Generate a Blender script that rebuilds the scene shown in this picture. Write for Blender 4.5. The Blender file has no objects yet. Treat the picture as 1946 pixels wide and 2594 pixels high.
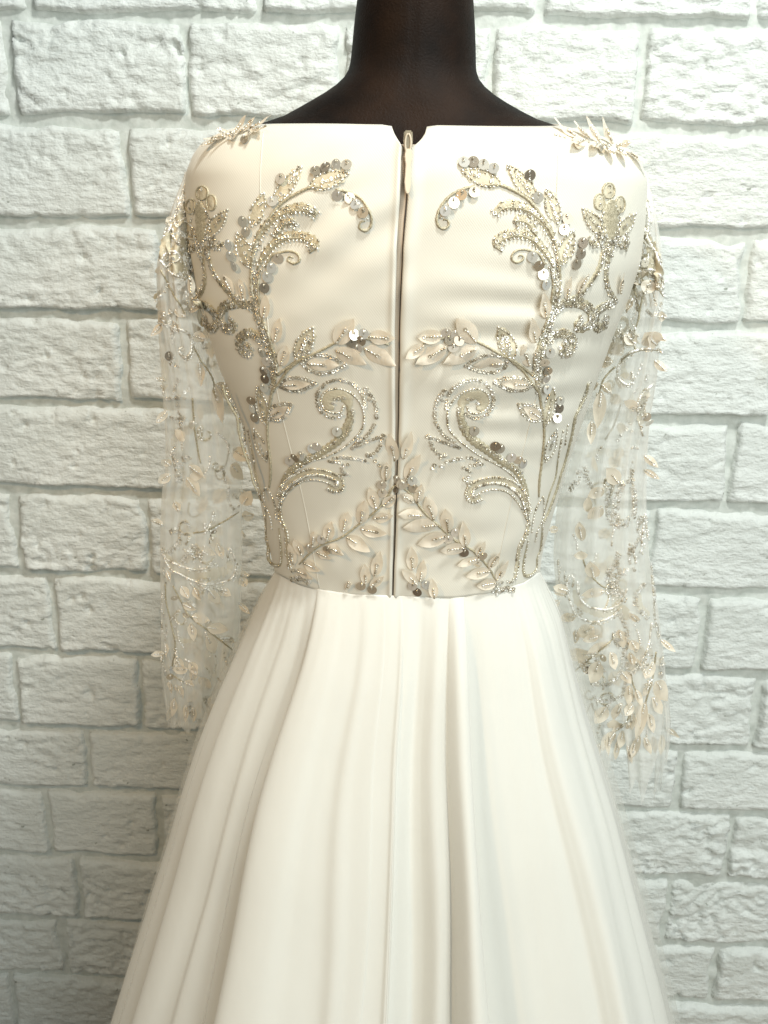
import bpy, bmesh, math, random
import numpy as np
from mathutils import Vector, Matrix, noise
from mathutils.bvhtree import BVHTree

random.seed(7); rng = np.random.default_rng(7)
scene = bpy.context.scene
COL = scene.collection
R = math.radians

# ------------------------------------------------------------------ camera
F_PX = 2300.0                      # focal length for a 1946 x 2594 picture
PITCH, ROLL, YAW = R(17.2), R(1.03), R(1.72)
CAM = Vector((0, 0, 1.42))
_f0 = Vector((-math.sin(YAW), math.cos(YAW), 0))
_r0 = Vector((math.cos(YAW), math.sin(YAW), 0))
FWD = _f0*math.cos(PITCH) - Vector((0, 0, 1))*math.sin(PITCH)
_u0 = _f0*math.sin(PITCH) + Vector((0, 0, 1))*math.cos(PITCH)
RIGHT = _r0*math.cos(ROLL) + _u0*math.sin(ROLL)
UP = -_r0*math.sin(ROLL) + _u0*math.cos(ROLL)
cam_data = bpy.data.cameras.new('camera'); cam = bpy.data.objects.new('camera', cam_data)
COL.objects.link(cam); scene.camera = cam
M = Matrix((RIGHT, UP, -FWD)).transposed().to_4x4(); M.translation = CAM
cam.matrix_world = M
cam_data.sensor_fit = 'VERTICAL'; cam_data.sensor_height = 24.0
cam_data.lens = 24.0*F_PX/2594.0
cam_data.clip_start = 0.01; cam_data.clip_end = 100
cam_data.dof.use_dof = True; cam_data.dof.focus_distance = 0.83; cam_data.dof.aperture_fstop = 9.0

# ------------------------------------------------------------------ world, lamps, exposure
world = bpy.data.worlds.new('World'); scene.world = world; world.use_nodes = True
bg = world.node_tree.nodes['Background']
bg.inputs[0].default_value = (0.91, 1.0, 0.95, 1); bg.inputs[1].default_value = 0.18

def area(name, loc, target, size, power, color, size_y=None):
    d = bpy.data.lights.new(name, 'AREA'); d.energy = power; d.color = color; d.size = size
    if size_y: d.shape = 'RECTANGLE'; d.size_y = size_y
    o = bpy.data.objects.new(name, d); COL.objects.link(o); o.location = loc
    o.rotation_euler = (Vector(target)-Vector(loc)).to_track_quat('-Z', 'Y').to_euler()
    return o
area('ceiling_lamp', (0.42, 0.32, 2.75), (0.0, 1.0, 0.9), 0.20, 17, (0.97, 1.0, 0.97))
area('window_daylight', (1.25, -1.3, 2.0), (0.1, 1.0, 1.0), 1.8, 36, (0.94, 1.0, 0.98), 1.8)
sp = bpy.data.lights.new('shop_spotlight', 'SPOT'); sp.energy = 30; sp.color = (1.0, 0.64, 0.30)
sp.spot_size = R(50); sp.spot_blend = 0.8; sp.shadow_soft_size = 0.05
so = bpy.data.objects.new('shop_spotlight', sp); COL.objects.link(so); so.location = (-1.0, -0.30, 2.30)
so.rotation_euler = (Vector((-0.14, 0.85, 1.12))-so.location).to_track_quat('-Z', 'Y').to_euler()
vs = scene.view_settings
vs.view_transform = 'Standard'; vs.look = 'None'; vs.exposure = 0.58; vs.gamma = 1.0; vs.use_curve_mapping = False
scene.render.resolution_x = 768; scene.render.resolution_y = 1024
scene.render.engine = 'CYCLES'
scene.cycles.max_bounces = 10; scene.cycles.transparent_max_bounces = 24

# ------------------------------------------------------------------ projection helpers (to lay traced motifs onto the real surfaces)
K = 1946/1659.0                    # tracing units to picture units
def ray(u, v):
    return (RIGHT*((u-973)/F_PX) + UP*((1297-v)/F_PX) + FWD).normalized()
def project(p):
    d = Vector(p)-CAM; z = d.dot(FWD)
    return 973+F_PX*d.dot(RIGHT)/z, 1297-F_PX*d.dot(UP)/z
def on_plane(u, v, Y):
    d = ray(u, v); return CAM + d*(Y/d.y)

# ------------------------------------------------------------------ materials
def mat(name, color, rough=0.5, metal=0.0, sheen=0.0, spec=0.5):
    m = bpy.data.materials.new(name); m.use_nodes = True
    b = m.node_tree.nodes['Principled BSDF']
    b.inputs['Base Color'].default_value = (*color, 1); b.inputs['Roughness'].default_value = rough
    b.inputs['Metallic'].default_value = metal; b.inputs['Sheen Weight'].default_value = sheen
    b.inputs['Specular IOR Level'].default_value = spec
    return m, m.node_tree.nodes, m.node_tree.links, b
def nd(n, t, **kw):
    x = n.new(t)
    for k, v in kw.items(): setattr(x, k, v)
    return x
def noise_tex(n, l, scale, detail=4, rough=0.55, vec=None, mscale=None):
    t = n.new('ShaderNodeTexNoise'); t.inputs['Scale'].default_value = scale
    t.inputs['Detail'].default_value = detail; t.inputs['Roughness'].default_value = rough
    c = n.new('ShaderNodeTexCoord'); src = c.outputs['Object']
    if mscale:
        mp = n.new('ShaderNodeMapping'); mp.inputs['Scale'].default_value = mscale
        l.new(src, mp.inputs['Vector']); src = mp.outputs['Vector']
    l.new(src, t.inputs['Vector'])
    return t
def ramp(n, l, fac, stops):
    r = n.new('ShaderNodeValToRGB'); e = r.color_ramp.elements
    while len(e) < len(stops): e.new(0.5)
    for el, (p, c) in zip(e, stops): el.position = p; el.color = (*c, 1)
    l.new(fac, r.inputs['Fac']); return r
def bump(n, l, height, b, strength=0.3, dist=0.002):
    bp = n.new('ShaderNodeBump'); bp.inputs['Strength'].default_value = strength
    bp.inputs['Distance'].default_value = dist
    l.new(height, bp.inputs['Height']); l.new(bp.outputs['Normal'], b.inputs['Normal']); return bp

# painted brick
m_brick, n, l, b = mat('painted_brick', (0.74, 0.74, 0.70), 0.62)
t1 = noise_tex(n, l, 34, 6, 0.62, mscale=(0.6, 1, 1.5)); t2 = noise_tex(n, l, 6, 3)
r1 = ramp(n, l, t2.outputs['Fac'], [(0.3, (0.63, 0.655, 0.62)), (0.7, (0.74, 0.76, 0.73))])
ts_ = noise_tex(n, l, 11, 6, 0.7); rs = ramp(n, l, ts_.outputs['Fac'], [(0.60, (1, 1, 1)), (0.72, (0.80, 0.79, 0.74))])
td = noise_tex(n, l, 85, 2, 0.5); rd_ = ramp(n, l, td.outputs['Fac'], [(0.72, (1, 1, 1)), (0.76, (0.45, 0.46, 0.42))])
m1 = nd(n, 'ShaderNodeMix', data_type='RGBA', blend_type='MULTIPLY'); m1.inputs[0].default_value = 1; l.new(r1.outputs['Color'], m1.inputs[6]); l.new(rs.outputs['Color'], m1.inputs[7])
m2_ = nd(n, 'ShaderNodeMix', data_type='RGBA', blend_type='MULTIPLY'); m2_.inputs[0].default_value = 1; l.new(m1.outputs[2], m2_.inputs[6]); l.new(rd_.outputs['Color'], m2_.inputs[7])
l.new(m2_.outputs[2], b.inputs['Base Color'])
t3 = noise_tex(n, l, 150, 3, 0.5)
ad = nd(n, 'ShaderNodeMath', operation='MULTIPLY_ADD'); ad.inputs[1].default_value = 0.25
l.new(t3.outputs['Fac'], ad.inputs[0]); l.new(t1.outputs['Fac'], ad.inputs[2])
bump(n, l, ad.outputs[0], b, 0.9, 0.008)
# mortar, its colour greyed to paint in the shade along the joints
m_mortar, n, l, b = mat('painted_mortar_shaded', (0.70, 0.71, 0.68), 0.7)
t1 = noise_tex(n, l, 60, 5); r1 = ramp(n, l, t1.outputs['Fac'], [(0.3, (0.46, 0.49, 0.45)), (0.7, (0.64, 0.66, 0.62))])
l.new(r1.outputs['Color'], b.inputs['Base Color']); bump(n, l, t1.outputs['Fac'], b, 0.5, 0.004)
# dress form cover
m_form, n, l, b = mat('brown_linen', (0.03, 0.014, 0.007), 0.62, spec=0.12)
t1 = noise_tex(n, l, 18, 5); r1 = ramp(n, l, t1.outputs['Fac'], [(0.36, (0.004, 0.0022, 0.0014)), (0.70, (0.017, 0.008, 0.0038))])
l.new(r1.outputs['Color'], b.inputs['Base Color'])
t2 = noise_tex(n, l, 600, 3); bump(n, l, t2.outputs['Fac'], b, 0.6, 0.0012)
m_cap, *_ = mat('cream_cap', (0.62, 0.58, 0.46), 0.5)
m_steel, *_ = mat('stand_steel', (0.35, 0.35, 0.35), 0.35, 1.0)
# bodice fabric: satin under fine twill net
m_bod, n, l, b = mat('ivory_twill_net', (0.66, 0.635, 0.555), 0.5, sheen=0.12, spec=0.3)
tc = n.new('ShaderNodeTexCoord'); mp = n.new('ShaderNodeMapping'); mp.inputs['Rotation'].default_value = (0, R(38), 0)
l.new(tc.outputs['Object'], mp.inputs['Vector'])
w = nd(n, 'ShaderNodeTexWave', bands_direction='X'); w.inputs['Scale'].default_value = 190; w.inputs['Distortion'].default_value = 0.3
l.new(mp.outputs['Vector'], w.inputs['Vector'])
bump(n, l, w.outputs['Fac'], b, 0.12, 0.0006)
# skirt satin organza
m_skirt, n, l, b = mat('ivory_satin', (0.74, 0.735, 0.69), 0.50, sheen=0.1, spec=0.25)
t1 = noise_tex(n, l, 7, 4, mscale=(1, 1, 0.45)); t2 = noise_tex(n, l, 900, 2)
ad = nd(n, 'ShaderNodeMath', operation='MULTIPLY_ADD'); ad.inputs[1].default_value = 0.03
l.new(t2.outputs['Fac'], ad.inputs[0]); l.new(t1.outputs['Fac'], ad.inputs[2]); bump(n, l, ad.outputs[0], b, 0.22, 0.012)
# sheer tulle
def sheer(name, color, alpha, lo=0.75, hi=1.3):
    m = bpy.data.materials.new(name); m.use_nodes = True; n = m.node_tree.nodes; l = m.node_tree.links
    n.clear(); out = n.new('ShaderNodeOutputMaterial')
    tr = n.new('ShaderNodeBsdfTransparent'); df = n.new('ShaderNodeBsdfDiffuse'); tl = n.new('ShaderNodeBsdfTranslucent')
    df.inputs['Color'].default_value = (*color, 1); tl.inputs['Color'].default_value = (*color, 1)
    mx = n.new('ShaderNodeMixShader'); mx.inputs[0].default_value = 0.4
    l.new(df.outputs[0], mx.inputs[1]); l.new(tl.outputs[0], mx.inputs[2])
    m2 = n.new('ShaderNodeMixShader')
    t = noise_tex(n, l, 26, 3, 0.5, mscale=(1, 1, 0.4))
    mr = n.new('ShaderNodeMapRange'); mr.inputs[1].default_value = 0.3; mr.inputs[2].default_value = 0.7
    mr.inputs[3].default_value = alpha*lo; mr.inputs[4].default_value = alpha*hi
    l.new(t.outputs['Fac'], mr.inputs[0]); l.new(mr.outputs[0], m2.inputs[0])
    l.new(tr.outputs[0], m2.inputs[1]); l.new(mx.outputs[0], m2.inputs[2]); l.new(m2.outputs[0], out.inputs[0])
    return m
m_tulle = sheer('ivory_tulle', (0.97, 0.955, 0.905), 0.42)
m_organza = sheer('ivory_organza', (0.82, 0.81, 0.76), 0.20, 0.9, 1.1)
m_sheernet = sheer('ivory_stitched_net', (0.84, 0.78, 0.65), 0.45)
# embroidery thread
m_thread, n, l, b = mat('champagne_thread', (0.50, 0.43, 0.30), 0.42, 0.25)
t1 = noise_tex(n, l, 700, 2, 0.6); r1 = ramp(n, l, t1.outputs['Fac'], [(0.32, (0.33, 0.29, 0.19)), (0.68, (0.60, 0.545, 0.40))])
l.new(r1.outputs['Color'], b.inputs['Base Color']); bump(n, l, t1.outputs['Fac'], b, 0.6, 0.001)
def island(name, stops, rough, metal):
    m, n, l, b = mat(name, stops[0][1], rough, metal)
    g = n.new('ShaderNodeNewGeometry'); r = ramp(n, l, g.outputs['Random Per Island'], stops)
    l.new(r.outputs['Color'], b.inputs['Base Color']); return m
m_bead = island('silver_lined_bead', [(0, (0.34, 0.29, 0.21)), (0.25, (0.58, 0.52, 0.41)), (0.55, (0.90, 0.86, 0.75)), (1, (0.97, 0.95, 0.90))], 0.18, 0.7)
m_ring = island('cup_sequin', [(0, (0.40, 0.35, 0.26)), (0.35, (0.68, 0.62, 0.50)), (0.65, (0.90, 0.86, 0.76)), (1, (0.98, 0.96, 0.92))], 0.22, 0.6)
m_bead2 = island('clear_silver_bead', [(0, (0.50, 0.45, 0.36)), (0.25, (0.78, 0.74, 0.64)), (0.5, (0.94, 0.92, 0.86)), (1, (0.98, 0.97, 0.94))], 0.2, 0.4)
m_ring2 = island('clear_cup_sequin', [(0, (0.55, 0.50, 0.40)), (0.3, (0.82, 0.78, 0.68)), (1, (0.98, 0.97, 0.94))], 0.22, 0.35)
m_pail, n, l, b = mat('paillette_foil', (0.80, 0.74, 0.62), 0.2, 0.7)
oi = n.new('ShaderNodeObjectInfo')
r1 = ramp(n, l, oi.outputs['Random'], [(0, (0.28, 0.23, 0.18)), (0.22, (0.55, 0.48, 0.37)), (0.4, (0.86, 0.79, 0.66)), (1, (0.95, 0.93, 0.88))])
l.new(r1.outputs['Color'], b.inputs['Base Color'])
m_leaf, n, l, b = mat('organza_leaf', (0.86, 0.79, 0.67), 0.4, sheen=0.2, spec=0.5)
t1 = noise_tex(n, l, 420, 2, 0.5, mscale=(1, 1, 0.15)); bump(n, l, t1.outputs['Fac'], b, 0.35, 0.0008)
tl = n.new('ShaderNodeBsdfTranslucent'); tl.inputs['Color'].default_value = (0.86, 0.76, 0.62, 1)
mx = n.new('ShaderNodeMixShader'); mx.inputs[0].default_value = 0.35
l.new(b.outputs[0], mx.inputs[1]); l.new(tl.outputs[0], mx.inputs[2])
l.new(mx.outputs[0], n['Material Output'].inputs['Surface'])
m_zip, *_ = mat('zip_coil', (0.50, 0.41, 0.31), 0.5)
m_slot_shade, *_ = mat('zip_slot_shade', (0.035, 0.025, 0.02), 0.7)
m_pull, *_ = mat('zip_pull_enamel', (0.62, 0.54, 0.42), 0.3)
m_slider, *_ = mat('zip_slider_metal', (0.55, 0.46, 0.33), 0.3, 0.9)
m_floor, n, l, b = mat('floor_boards', (0.30, 0.22, 0.15), 0.5)

# ------------------------------------------------------------------ object helpers
def link(name, me, m, parent=None, smooth=True):
    o = bpy.data.objects.new(name, me); COL.objects.link(o)
    if m: me.materials.clear(); me.materials.append(m)
    if smooth: me.polygons.foreach_set('use_smooth', [True]*len(me.polygons))
    if parent: o.parent = parent
    return o
def mesh(name, v, f):
    me = bpy.data.meshes.new(name); me.from_pydata([tuple(p) for p in v], [], f); me.update(); return me
def empty(name, loc, label, cat):
    o = bpy.data.objects.new(name, None); COL.objects.link(o); o.location = loc
    o['label'] = label; o['category'] = cat; return o
def grid_faces(nu, nv, closed_u=False):
    fs = []
    for j in range(nv-1):
        for i in range(nu if closed_u else nu-1):
            i2 = (i+1) % nu
            fs.append((j*nu+i, j*nu+i2, (j+1)*nu+i2, (j+1)*nu+i))
    return fs
def catmull(pts, per=8):
    p = [np.array(q, float) for q in pts]
    if len(p) == 2: return [p[0]+(p[1]-p[0])*t for t in np.linspace(0, 1, per+1)]
    p = [2*p[0]-p[1]]+p+[2*p[-1]-p[-2]]; out = []
    for i in range(1, len(p)-2):
        a, b, c, d = p[i-1], p[i], p[i+1], p[i+2]
        for t in np.linspace(0, 1, per, endpoint=False):
            out.append(0.5*((2*b)+(-a+c)*t+(2*a-5*b+4*c-d)*t*t+(-a+3*b-3*c+d)*t**3))
    out.append(p[-2]); return out
def smooth1d(y, k):
    ker = np.hanning(2*k+3)[1:-1]; ker /= ker.sum()
    return np.convolve(np.pad(y, k, mode='edge'), ker, 'valid')

# ------------------------------------------------------------------ brick wall
WALL_Y = 1.30
fl = mesh('floor', [(-3, -2.5, 0), (3, -2.5, 0), (3, WALL_Y+0.1, 0), (-3, WALL_Y+0.1, 0)], [(0, 1, 2, 3)])
fo = link('floor', fl, m_floor, None, False); fo['kind'] = 'structure'
wall = empty('brick_wall', (0, WALL_Y, 0), 'rough white painted brick wall behind the wedding dress', 'wall')
# bed joints: traced at the two sides of the picture and averaged
JL = [41, 257, 472, 675, 862, 1058, 1240, 1408, 1570, 1700, 1837, 1977, 2098]
JR = [45, 280, 510, 705, 912, 1092, 1277, 1450, 1610, 1750, 1900, 2035, 2160]
bed = [(on_plane(100*K, a*K, WALL_Y).z+on_plane(1550*K, c*K, WALL_Y).z)/2 for a, c in zip(JL, JR)]
pitch = (bed[0]-bed[-1])/12
bed = [bed[0]+2*pitch, bed[0]+pitch]+bed+[bed[-1]-pitch*i for i in range(1, 4)]
rows_j = {1: [405, 740, 1385], 2: [280, 900, 1690], 3: [-60, 352, 640, 1610], 4: [272, 640, 1180, 1680], 5: [-40, 420, 760, 1575],
          6: [42, 322, 700, 1120, 1690], 7: [-130, 372, 800, 1515], 8: [42, 305, 640, 1635], 9: [-60, 450, 1465],
          10: [107, 347, 760, 1575], 11: [-70, 420, 1440], 12: [143, 480, 1545], 13: [37, 400, 1690], 0: [60, 560, 1175, 1640]}
GAP = 0.0050
def brick_mesh(w, h, seed, proud):
    nx = max(8, int(w/0.0042)); nz = max(6, int(h/0.0042))
    off = Vector((seed*3.17 % 57, seed*7.31 % 41, seed*1.77 % 33)); vs = []
    tx, tz = random.uniform(-.012, .012), random.uniform(-.03, .015); rough = random.choice((.35, .5, .7, .9, 1.1)); ms = random.uniform(.1, .8); sk_ = random.uniform(-18, 18)
    for j in range(nz+1):
        for i in range(nx+1):
            x = (i/nx-0.5)*w; z = (j/nz-0.5)*h
            p = Vector((x, 0, z))
            # uneven outline
            ox = noise.noise(p*16+off)*0.006+noise.noise(p*50+off)*.002; oz = noise.noise(p*14+off+Vector((9, 9, 9)))*0.006+noise.noise(p*46+off)*.0022
            jn = noise.noise(p*45+off)*0.005+noise.noise(p*17+off)*0.004
            e = min(1, max(0, min((w/2-abs(x)+jn)/.009, (h/2-z+jn)/.013, (h/2+z+jn*.6)/.0055))); e = 1-(1-e)**2
            wp_ = noise.noise_vector(Vector((x*22, 0, z*30))+off)*0.02
            q = Vector((x*34+z*sk_, 0, z*62))+off+wp_*40
            mk = noise.noise(Vector((x*8, 7, z*16))+off); mk = min(1, max(0, mk*2.6+ms))
            d = noise.fractal(q, 0.55, 2.15, 5)*0.0023
            d += mk*noise.fractal(q*1.7+Vector((31, 5, 2)), 0.45, 2.0, 4)*0.0030
            rd = 1-abs(noise.noise(Vector((x*26+z*22, 3, z*52-x*8))+off*1.3)); d -= max(0, rd-0.80)*0.022*(.3+mk)
            big = noise.noise(Vector((x*7, 5, z*10))+off)*0.0022
            d *= rough
            pit = noise.noise(Vector((x*70, 8, z*80))+off); d -= max(0, pit-0.46)*0.026
            y = -(proud+big+x*tx+z*tz)*e - d*min(1, e*1.2) + (1-e)*0.0035
            if i in (0, nx) or j in (0, nz): y = 0.012
            vs.append((x+ox*(1 if abs(x) < w/2-1e-6 else 1), y, z+oz))
    return mesh('brick', vs, [(a, b2, c, d2) for a, b2, c, d2 in grid_faces(nx+1, nz+1)])
sd = 1
for r in range(len(bed)-1):
    zt, zb = bed[r], bed[r+1]; idx = r-1
    zc = (zt+zb)/2; v_mid = project((0, WALL_Y, zc))[1]
    if idx in rows_j: xs = [on_plane(x*K, v_mid, WALL_Y).x for x in rows_j[idx]]
    else: xs = [-0.5+0.11*(r % 2), -0.25+0.11*(r % 2), 0.02, 0.27+0.08*(r % 2), 0.55]
    full = [xs[0]]
    for x in xs[1:]:
        k = max(1, round((x-full[-1])/0.24)); s0 = full[-1]
        for i in range(1, k+1): full.append(s0+(x-s0)*i/k)
    while full[0] > -0.86: full.insert(0, full[0]-0.235-0.03*(len(full) % 2))
    while full[-1] < 0.80: full.append(full[-1]+0.235+0.03*(len(full) % 2))
    for x0, x1 in zip(full[:-1], full[1:]):
        sd += 1
        w, h = x1-x0-GAP*random.uniform(0.5, 1.3), zt-zb-GAP*random.uniform(1.3, 2.2)
        o = link('brick', brick_mesh(w, h, sd, random.uniform(0.007, 0.0115)), m_brick, wall)
        o.location = ((x0+x1)/2, 0, zc+random.uniform(-.0015, .0015)); o.rotation_euler = (0, random.uniform(-.012, .012), 0)
nx, nz = 300, 330; vs_ = []
for j in range(nz):
    for i in range(nx):
        x = -1.0+2.0*i/(nx-1); z = bed[-1]-0.05+(bed[0]-bed[-1]+0.1)*j/(nz-1)
        vs_.append((x, 0.001+noise.fractal(Vector((x*20, 0, z*30)), 0.6, 2.1, 5)*0.0032, z))
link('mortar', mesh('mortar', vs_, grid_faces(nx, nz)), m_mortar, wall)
z0 = bed[-1]-0.05
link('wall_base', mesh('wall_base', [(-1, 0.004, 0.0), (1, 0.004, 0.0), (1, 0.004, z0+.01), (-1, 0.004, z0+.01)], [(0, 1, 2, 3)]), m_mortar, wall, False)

# ------------------------------------------------------------------ body shape from the traced outline
YB = 0.87
sil = [(-25, 776, 1022, .060), (0, 772, 1022, .061), (60, 765, 1026, .062), (150, 757, 1029, .063), (172, 747, 1032, .065), (200, 716, 1056, .069), (235, 655, 1108, .075),
       (272, 585, 1195, .084), (290, 500, 1290, .090), (312, 452, 1345, .097), (340, 430, 1372, .103), (385, 413, 1388, .110), (460, 410, 1386, .117), (560, 424, 1374, .120), (650, 440, 1342, .119),
       (700, 452, 1320, .117), (800, 485, 1282, .111), (917, 532, 1243, .103), (1005, 549, 1214, .097), (1090, 571, 1190, .092), (1168, 584, 1170, .088), (1240, 603, 1158, .087), (1330, 600, 1165, .088)]
zz, aa, xx, bb = [], [], [], []
for y, xl, xr, bd in sil:
    pl, pr = on_plane(xl*K, y*K, YB), on_plane(xr*K, y*K, YB)
    zz.append((pl.z+pr.z)/2); aa.append((pr.x-pl.x)/2); xx.append((pl.x+pr.x)/2); bb.append(bd)
ZS = np.linspace(min(zz), max(zz), 500); zz = np.array(zz); o_ = np.argsort(zz)
def prof(v, k): return smooth1d(np.interp(ZS, zz[o_], np.array(v)[o_]), k)
PA, PX, PB = prof(aa, 6), prof(xx, 22), prof(bb, 12)
def body(phi, z, inset=0.0):
    """phi 0 = back centre (towards the camera), + = right"""
    a = np.interp(z, ZS, PA)-inset; x0 = np.interp(z, ZS, PX); bd = np.interp(z, ZS, PB)-inset
    nn = 2.0+0.35*min(1, max(0, (zz[3]-z)/0.08)); s, c = math.sin(phi), math.cos(phi)
    return Vector((x0+a*math.copysign(abs(s)**(2/nn), s), YB-bd*math.copysign(abs(c)**(2/nn), c), z))

# dress form: torso, neck, seams, stand
form = empty('dress_form', (0.02, YB, 0), 'dark brown linen dress form wearing the ivory gown', 'mannequin')
fz = np.linspace(zz.min(), zz.max(), 90); NP = 96; zform = on_plane(890*K, 272*K, YB-.085).z
vv = []
for z in fz:
    for i in range(NP):
        ph = -math.pi+2*math.pi*i/NP
        p = body(ph, z, 0.005*max(0, min(1, (zform+.022-z)/.018)))
        g = 0.0009*math.exp(-(ph/0.02)**2)                       # back seam groove
        vv.append(p+Vector((0, g, 0))-form.location)
link('torso', mesh('torso', vv, grid_faces(NP, len(fz), True)), m_form, form)
ztop = zz.max()
cv = [(body(-math.pi+2*math.pi*i/48, ztop, 0.004)-form.location) for i in range(48)]
c2 = [Vector((p.x, p.y, p.z+0.012)) for p in cv]
cf = grid_faces(48, 2, True)+[tuple(range(48, 96))]
link('neck_cap', mesh('neck_cap', cv+c2, cf), m_cap, form)
def tube_mesh(name, path, rad, seg=6, cap=True):
    vs, fs = [], []; n_ = len(path)
    for i, p in enumerate(path):
        p = Vector(p); t = (Vector(path[min(i+1, n_-1)])-Vector(path[max(i-1, 0)])).normalized()
        a = t.orthogonal().normalized() if i == 0 else (pa-t*pa.dot(t)).normalized()
        pa = a; b_ = t.cross(a); r = rad[i] if hasattr(rad, '__len__') else rad
        for k in range(seg):
            w = 2*math.pi*k/seg; vs.append(p+(a*math.cos(w)+b_*math.sin(w))*r)
    fs = grid_faces(seg, n_, True)
    if cap: fs += [tuple(range(seg))[::-1], tuple(range((n_-1)*seg, n_*seg))]
    return mesh(name, vs, fs)
link('stand_pole', tube_mesh('stand_pole', [(0, 0, 0.02), (0, 0, 1.0)], 0.016, 16), m_steel, form)
link('stand_base', tube_mesh('stand_base', [(0, 0, 0.0), (0, 0, 0.012), (0, 0, 0.03)], [0.16, 0.16, 0.05], 32), m_steel, form)

# ------------------------------------------------------------------ the gown
gown = empty('wedding_dress', (0.02, YB, 0), 'ivory beaded long sleeved wedding dress zipped up the back', 'dress')
GO = gown.location
def solve_z(phi, vt, lo, hi):
    for _ in range(30):
        m = (lo+hi)/2
        if project(body(phi, m))[1] > vt: lo = m
        else: hi = m
    return (lo+hi)/2
seam_u = [560, 610, 650, 700, 760, 848, 900, 1000, 1070, 1130, 1160, 1210]
seam_v = [1222, 1243, 1262, 1278, 1287, 1290, 1292, 1290, 1280, 1262, 1240, 1218]
zlo, zhi = zz.min(), zz.max()
def waist_z(phi):
    ph = max(-1.5, min(1.5, phi)); v = 1285.0
    for _ in range(4):
        z = solve_z(ph, v*K, zlo, 1.2); u = project(body(ph, z))[0]/K; v = np.interp(u, seam_u, seam_v)
    return z
def neck_z(phi):
    ph = max(-1.62, min(1.62, phi)); return solve_z(ph, (270+3*math.sin(ph*3))*K, 1.3, zhi)
# zipper angle by height
zip_y = [285, 420, 520, 700, 900, 1100, 1300]; zip_x = [882, 878, 869, 862, 860, 855, 848]
def zip_phi(z):
    lo, hi = -0.6, 0.6
    for _ in range(24):
        m = (lo+hi)/2; u, v = project(body(m, z))
        if u/K < np.interp(v/K, zip_y, zip_x): lo = m
        else: hi = m
    return (lo+hi)/2
zp_z = np.linspace(1.0, 1.56, 30); zp_p = np.array([zip_phi(z) for z in zp_z])
def zphi(z): return float(np.interp(z, zp_z, zp_p))
def wrinkle(x, z):
    """soft pulls in the fabric, metres outwards"""
    d = 0.0
    side = 1/(1+math.exp(-(x-0.015)/0.008))
    env = math.exp(-((z-1.325)/0.075)**2)*math.exp(-((x-0.075)/0.06)**2)
    d += side*env*0.0017*math.sin((z*1.0+0.10*x+0.01*noise.noise(Vector((x*10, 0, z*10))))*2*math.pi/0.026)
    env = math.exp(-((z-1.435)/0.05)**2)*math.exp(-((x+0.06)/0.075)**2)
    d += (1-side)*env*0.0026*math.sin((z*0.75-x*0.55)*2*math.pi/0.034)
    env = math.exp(-((z-1.12)/0.06)**2)*math.exp(-((abs(x-0.02)-0.08)/0.05)**2)
    d += env*0.0016*noise.noise(Vector((x*22, 1, z*30)))*1.6
    d += 0.0020*noise.noise(Vector((x*15, 4, z*20)))+0.0007*noise.noise(Vector((x*30, 9, z*48)))
    return d
# column angles: fine next to the zip
base = list(np.linspace(-math.pi, math.pi, 181)[:-1])
fine = [-.06, -.045, -.034, -.026, -.02, -.015, -.0115, -.0085, -.0052, -.0030, .0030, .0052, .0085, .0115, .015, .02, .026, .034, .045, .06]
cols = [('f', x) for x in base if abs(x) > .072]+[('z', x) for x in fine]
cols.sort(key=lambda c: c[1]); NV = 130; NC = len(cols)
wz = {c: waist_z(c[1]) for c in cols}; nz_ = {c: neck_z(c[1]) for c in cols}
vb = []
for j in range(NV):
    t = j/(NV-1)
    for c in cols:
        top = nz_[c]
        zc_ = wz[c]+(top-wz[c])*t
        w = math.exp(-(c[1]/0.55)**4)                             # bend the columns so that one pair follows the zip
        dphi = 0
        ph = c[1]+zphi(zc_)*w
        if c[0] == 'z' or abs(c[1]) < .2:
            k = abs(c[1]); notch = max(0, 1-k/0.062)
            zc_ -= 0.019*notch**.8*(max(0, (t-0.90)/0.10))**1.3
        if c[1] < 0: ph -= .016*t*math.exp(c[1]/.025)
        p = body(ph, zc_)
        nrm = Vector((math.sin(ph), -math.cos(ph), 0))
        d = wrinkle(p.x, zc_)*max(0, min(1, (math.cos(ph)+0.3)))
        k = abs(c[1]); lip = 0.0018*math.exp(-((k-0.016)/0.011)**2)
        if k < 0.0040: lip = -0.0012
        d += lip
        vb.append(p+nrm*(d+0.0012)-GO)
bf = [f for f in grid_faces(NC, NV, True)]
gapc = [i for i in range(NC) if cols[i][1] == -.0030][0]
bf = [f for f in bf if not (min(f) % NC == gapc and max(f) % NC == gapc+1)]   # the open slit
bod_me = mesh('bodice', vb, bf); bodice = link('bodice', bod_me, m_bod, gown)
sol = bodice.modifiers.new('thickness', 'SOLIDIFY'); sol.thickness = 0.0018; sol.offset = -1
BVH_B = BVHTree.FromPolygons([v+GO for v in [Vector(x) for x in vb]], grid_faces(NC, NV, True))

# zipper
zpath = []
zt_, zb_ = 1.0, 0
zn = neck_z(zphi(1.45)); zw = waist_z(zphi(1.05))
for i in range(80):
    z = zw+0.001+(zn-0.016-zw)*i/79; ph = zphi(z)
    zpath.append((body(ph, z), ph))
zv = []
for p, ph in zpath:
    for s in (-1, 1):
        q = body(ph+s*0.04, p.z)+Vector((0, 0.0014, 0)); zv.append(q-GO)
ztape = link('zipper', mesh('zipper', zv, grid_faces(2, len(zpath))), m_zip, gown)
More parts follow.
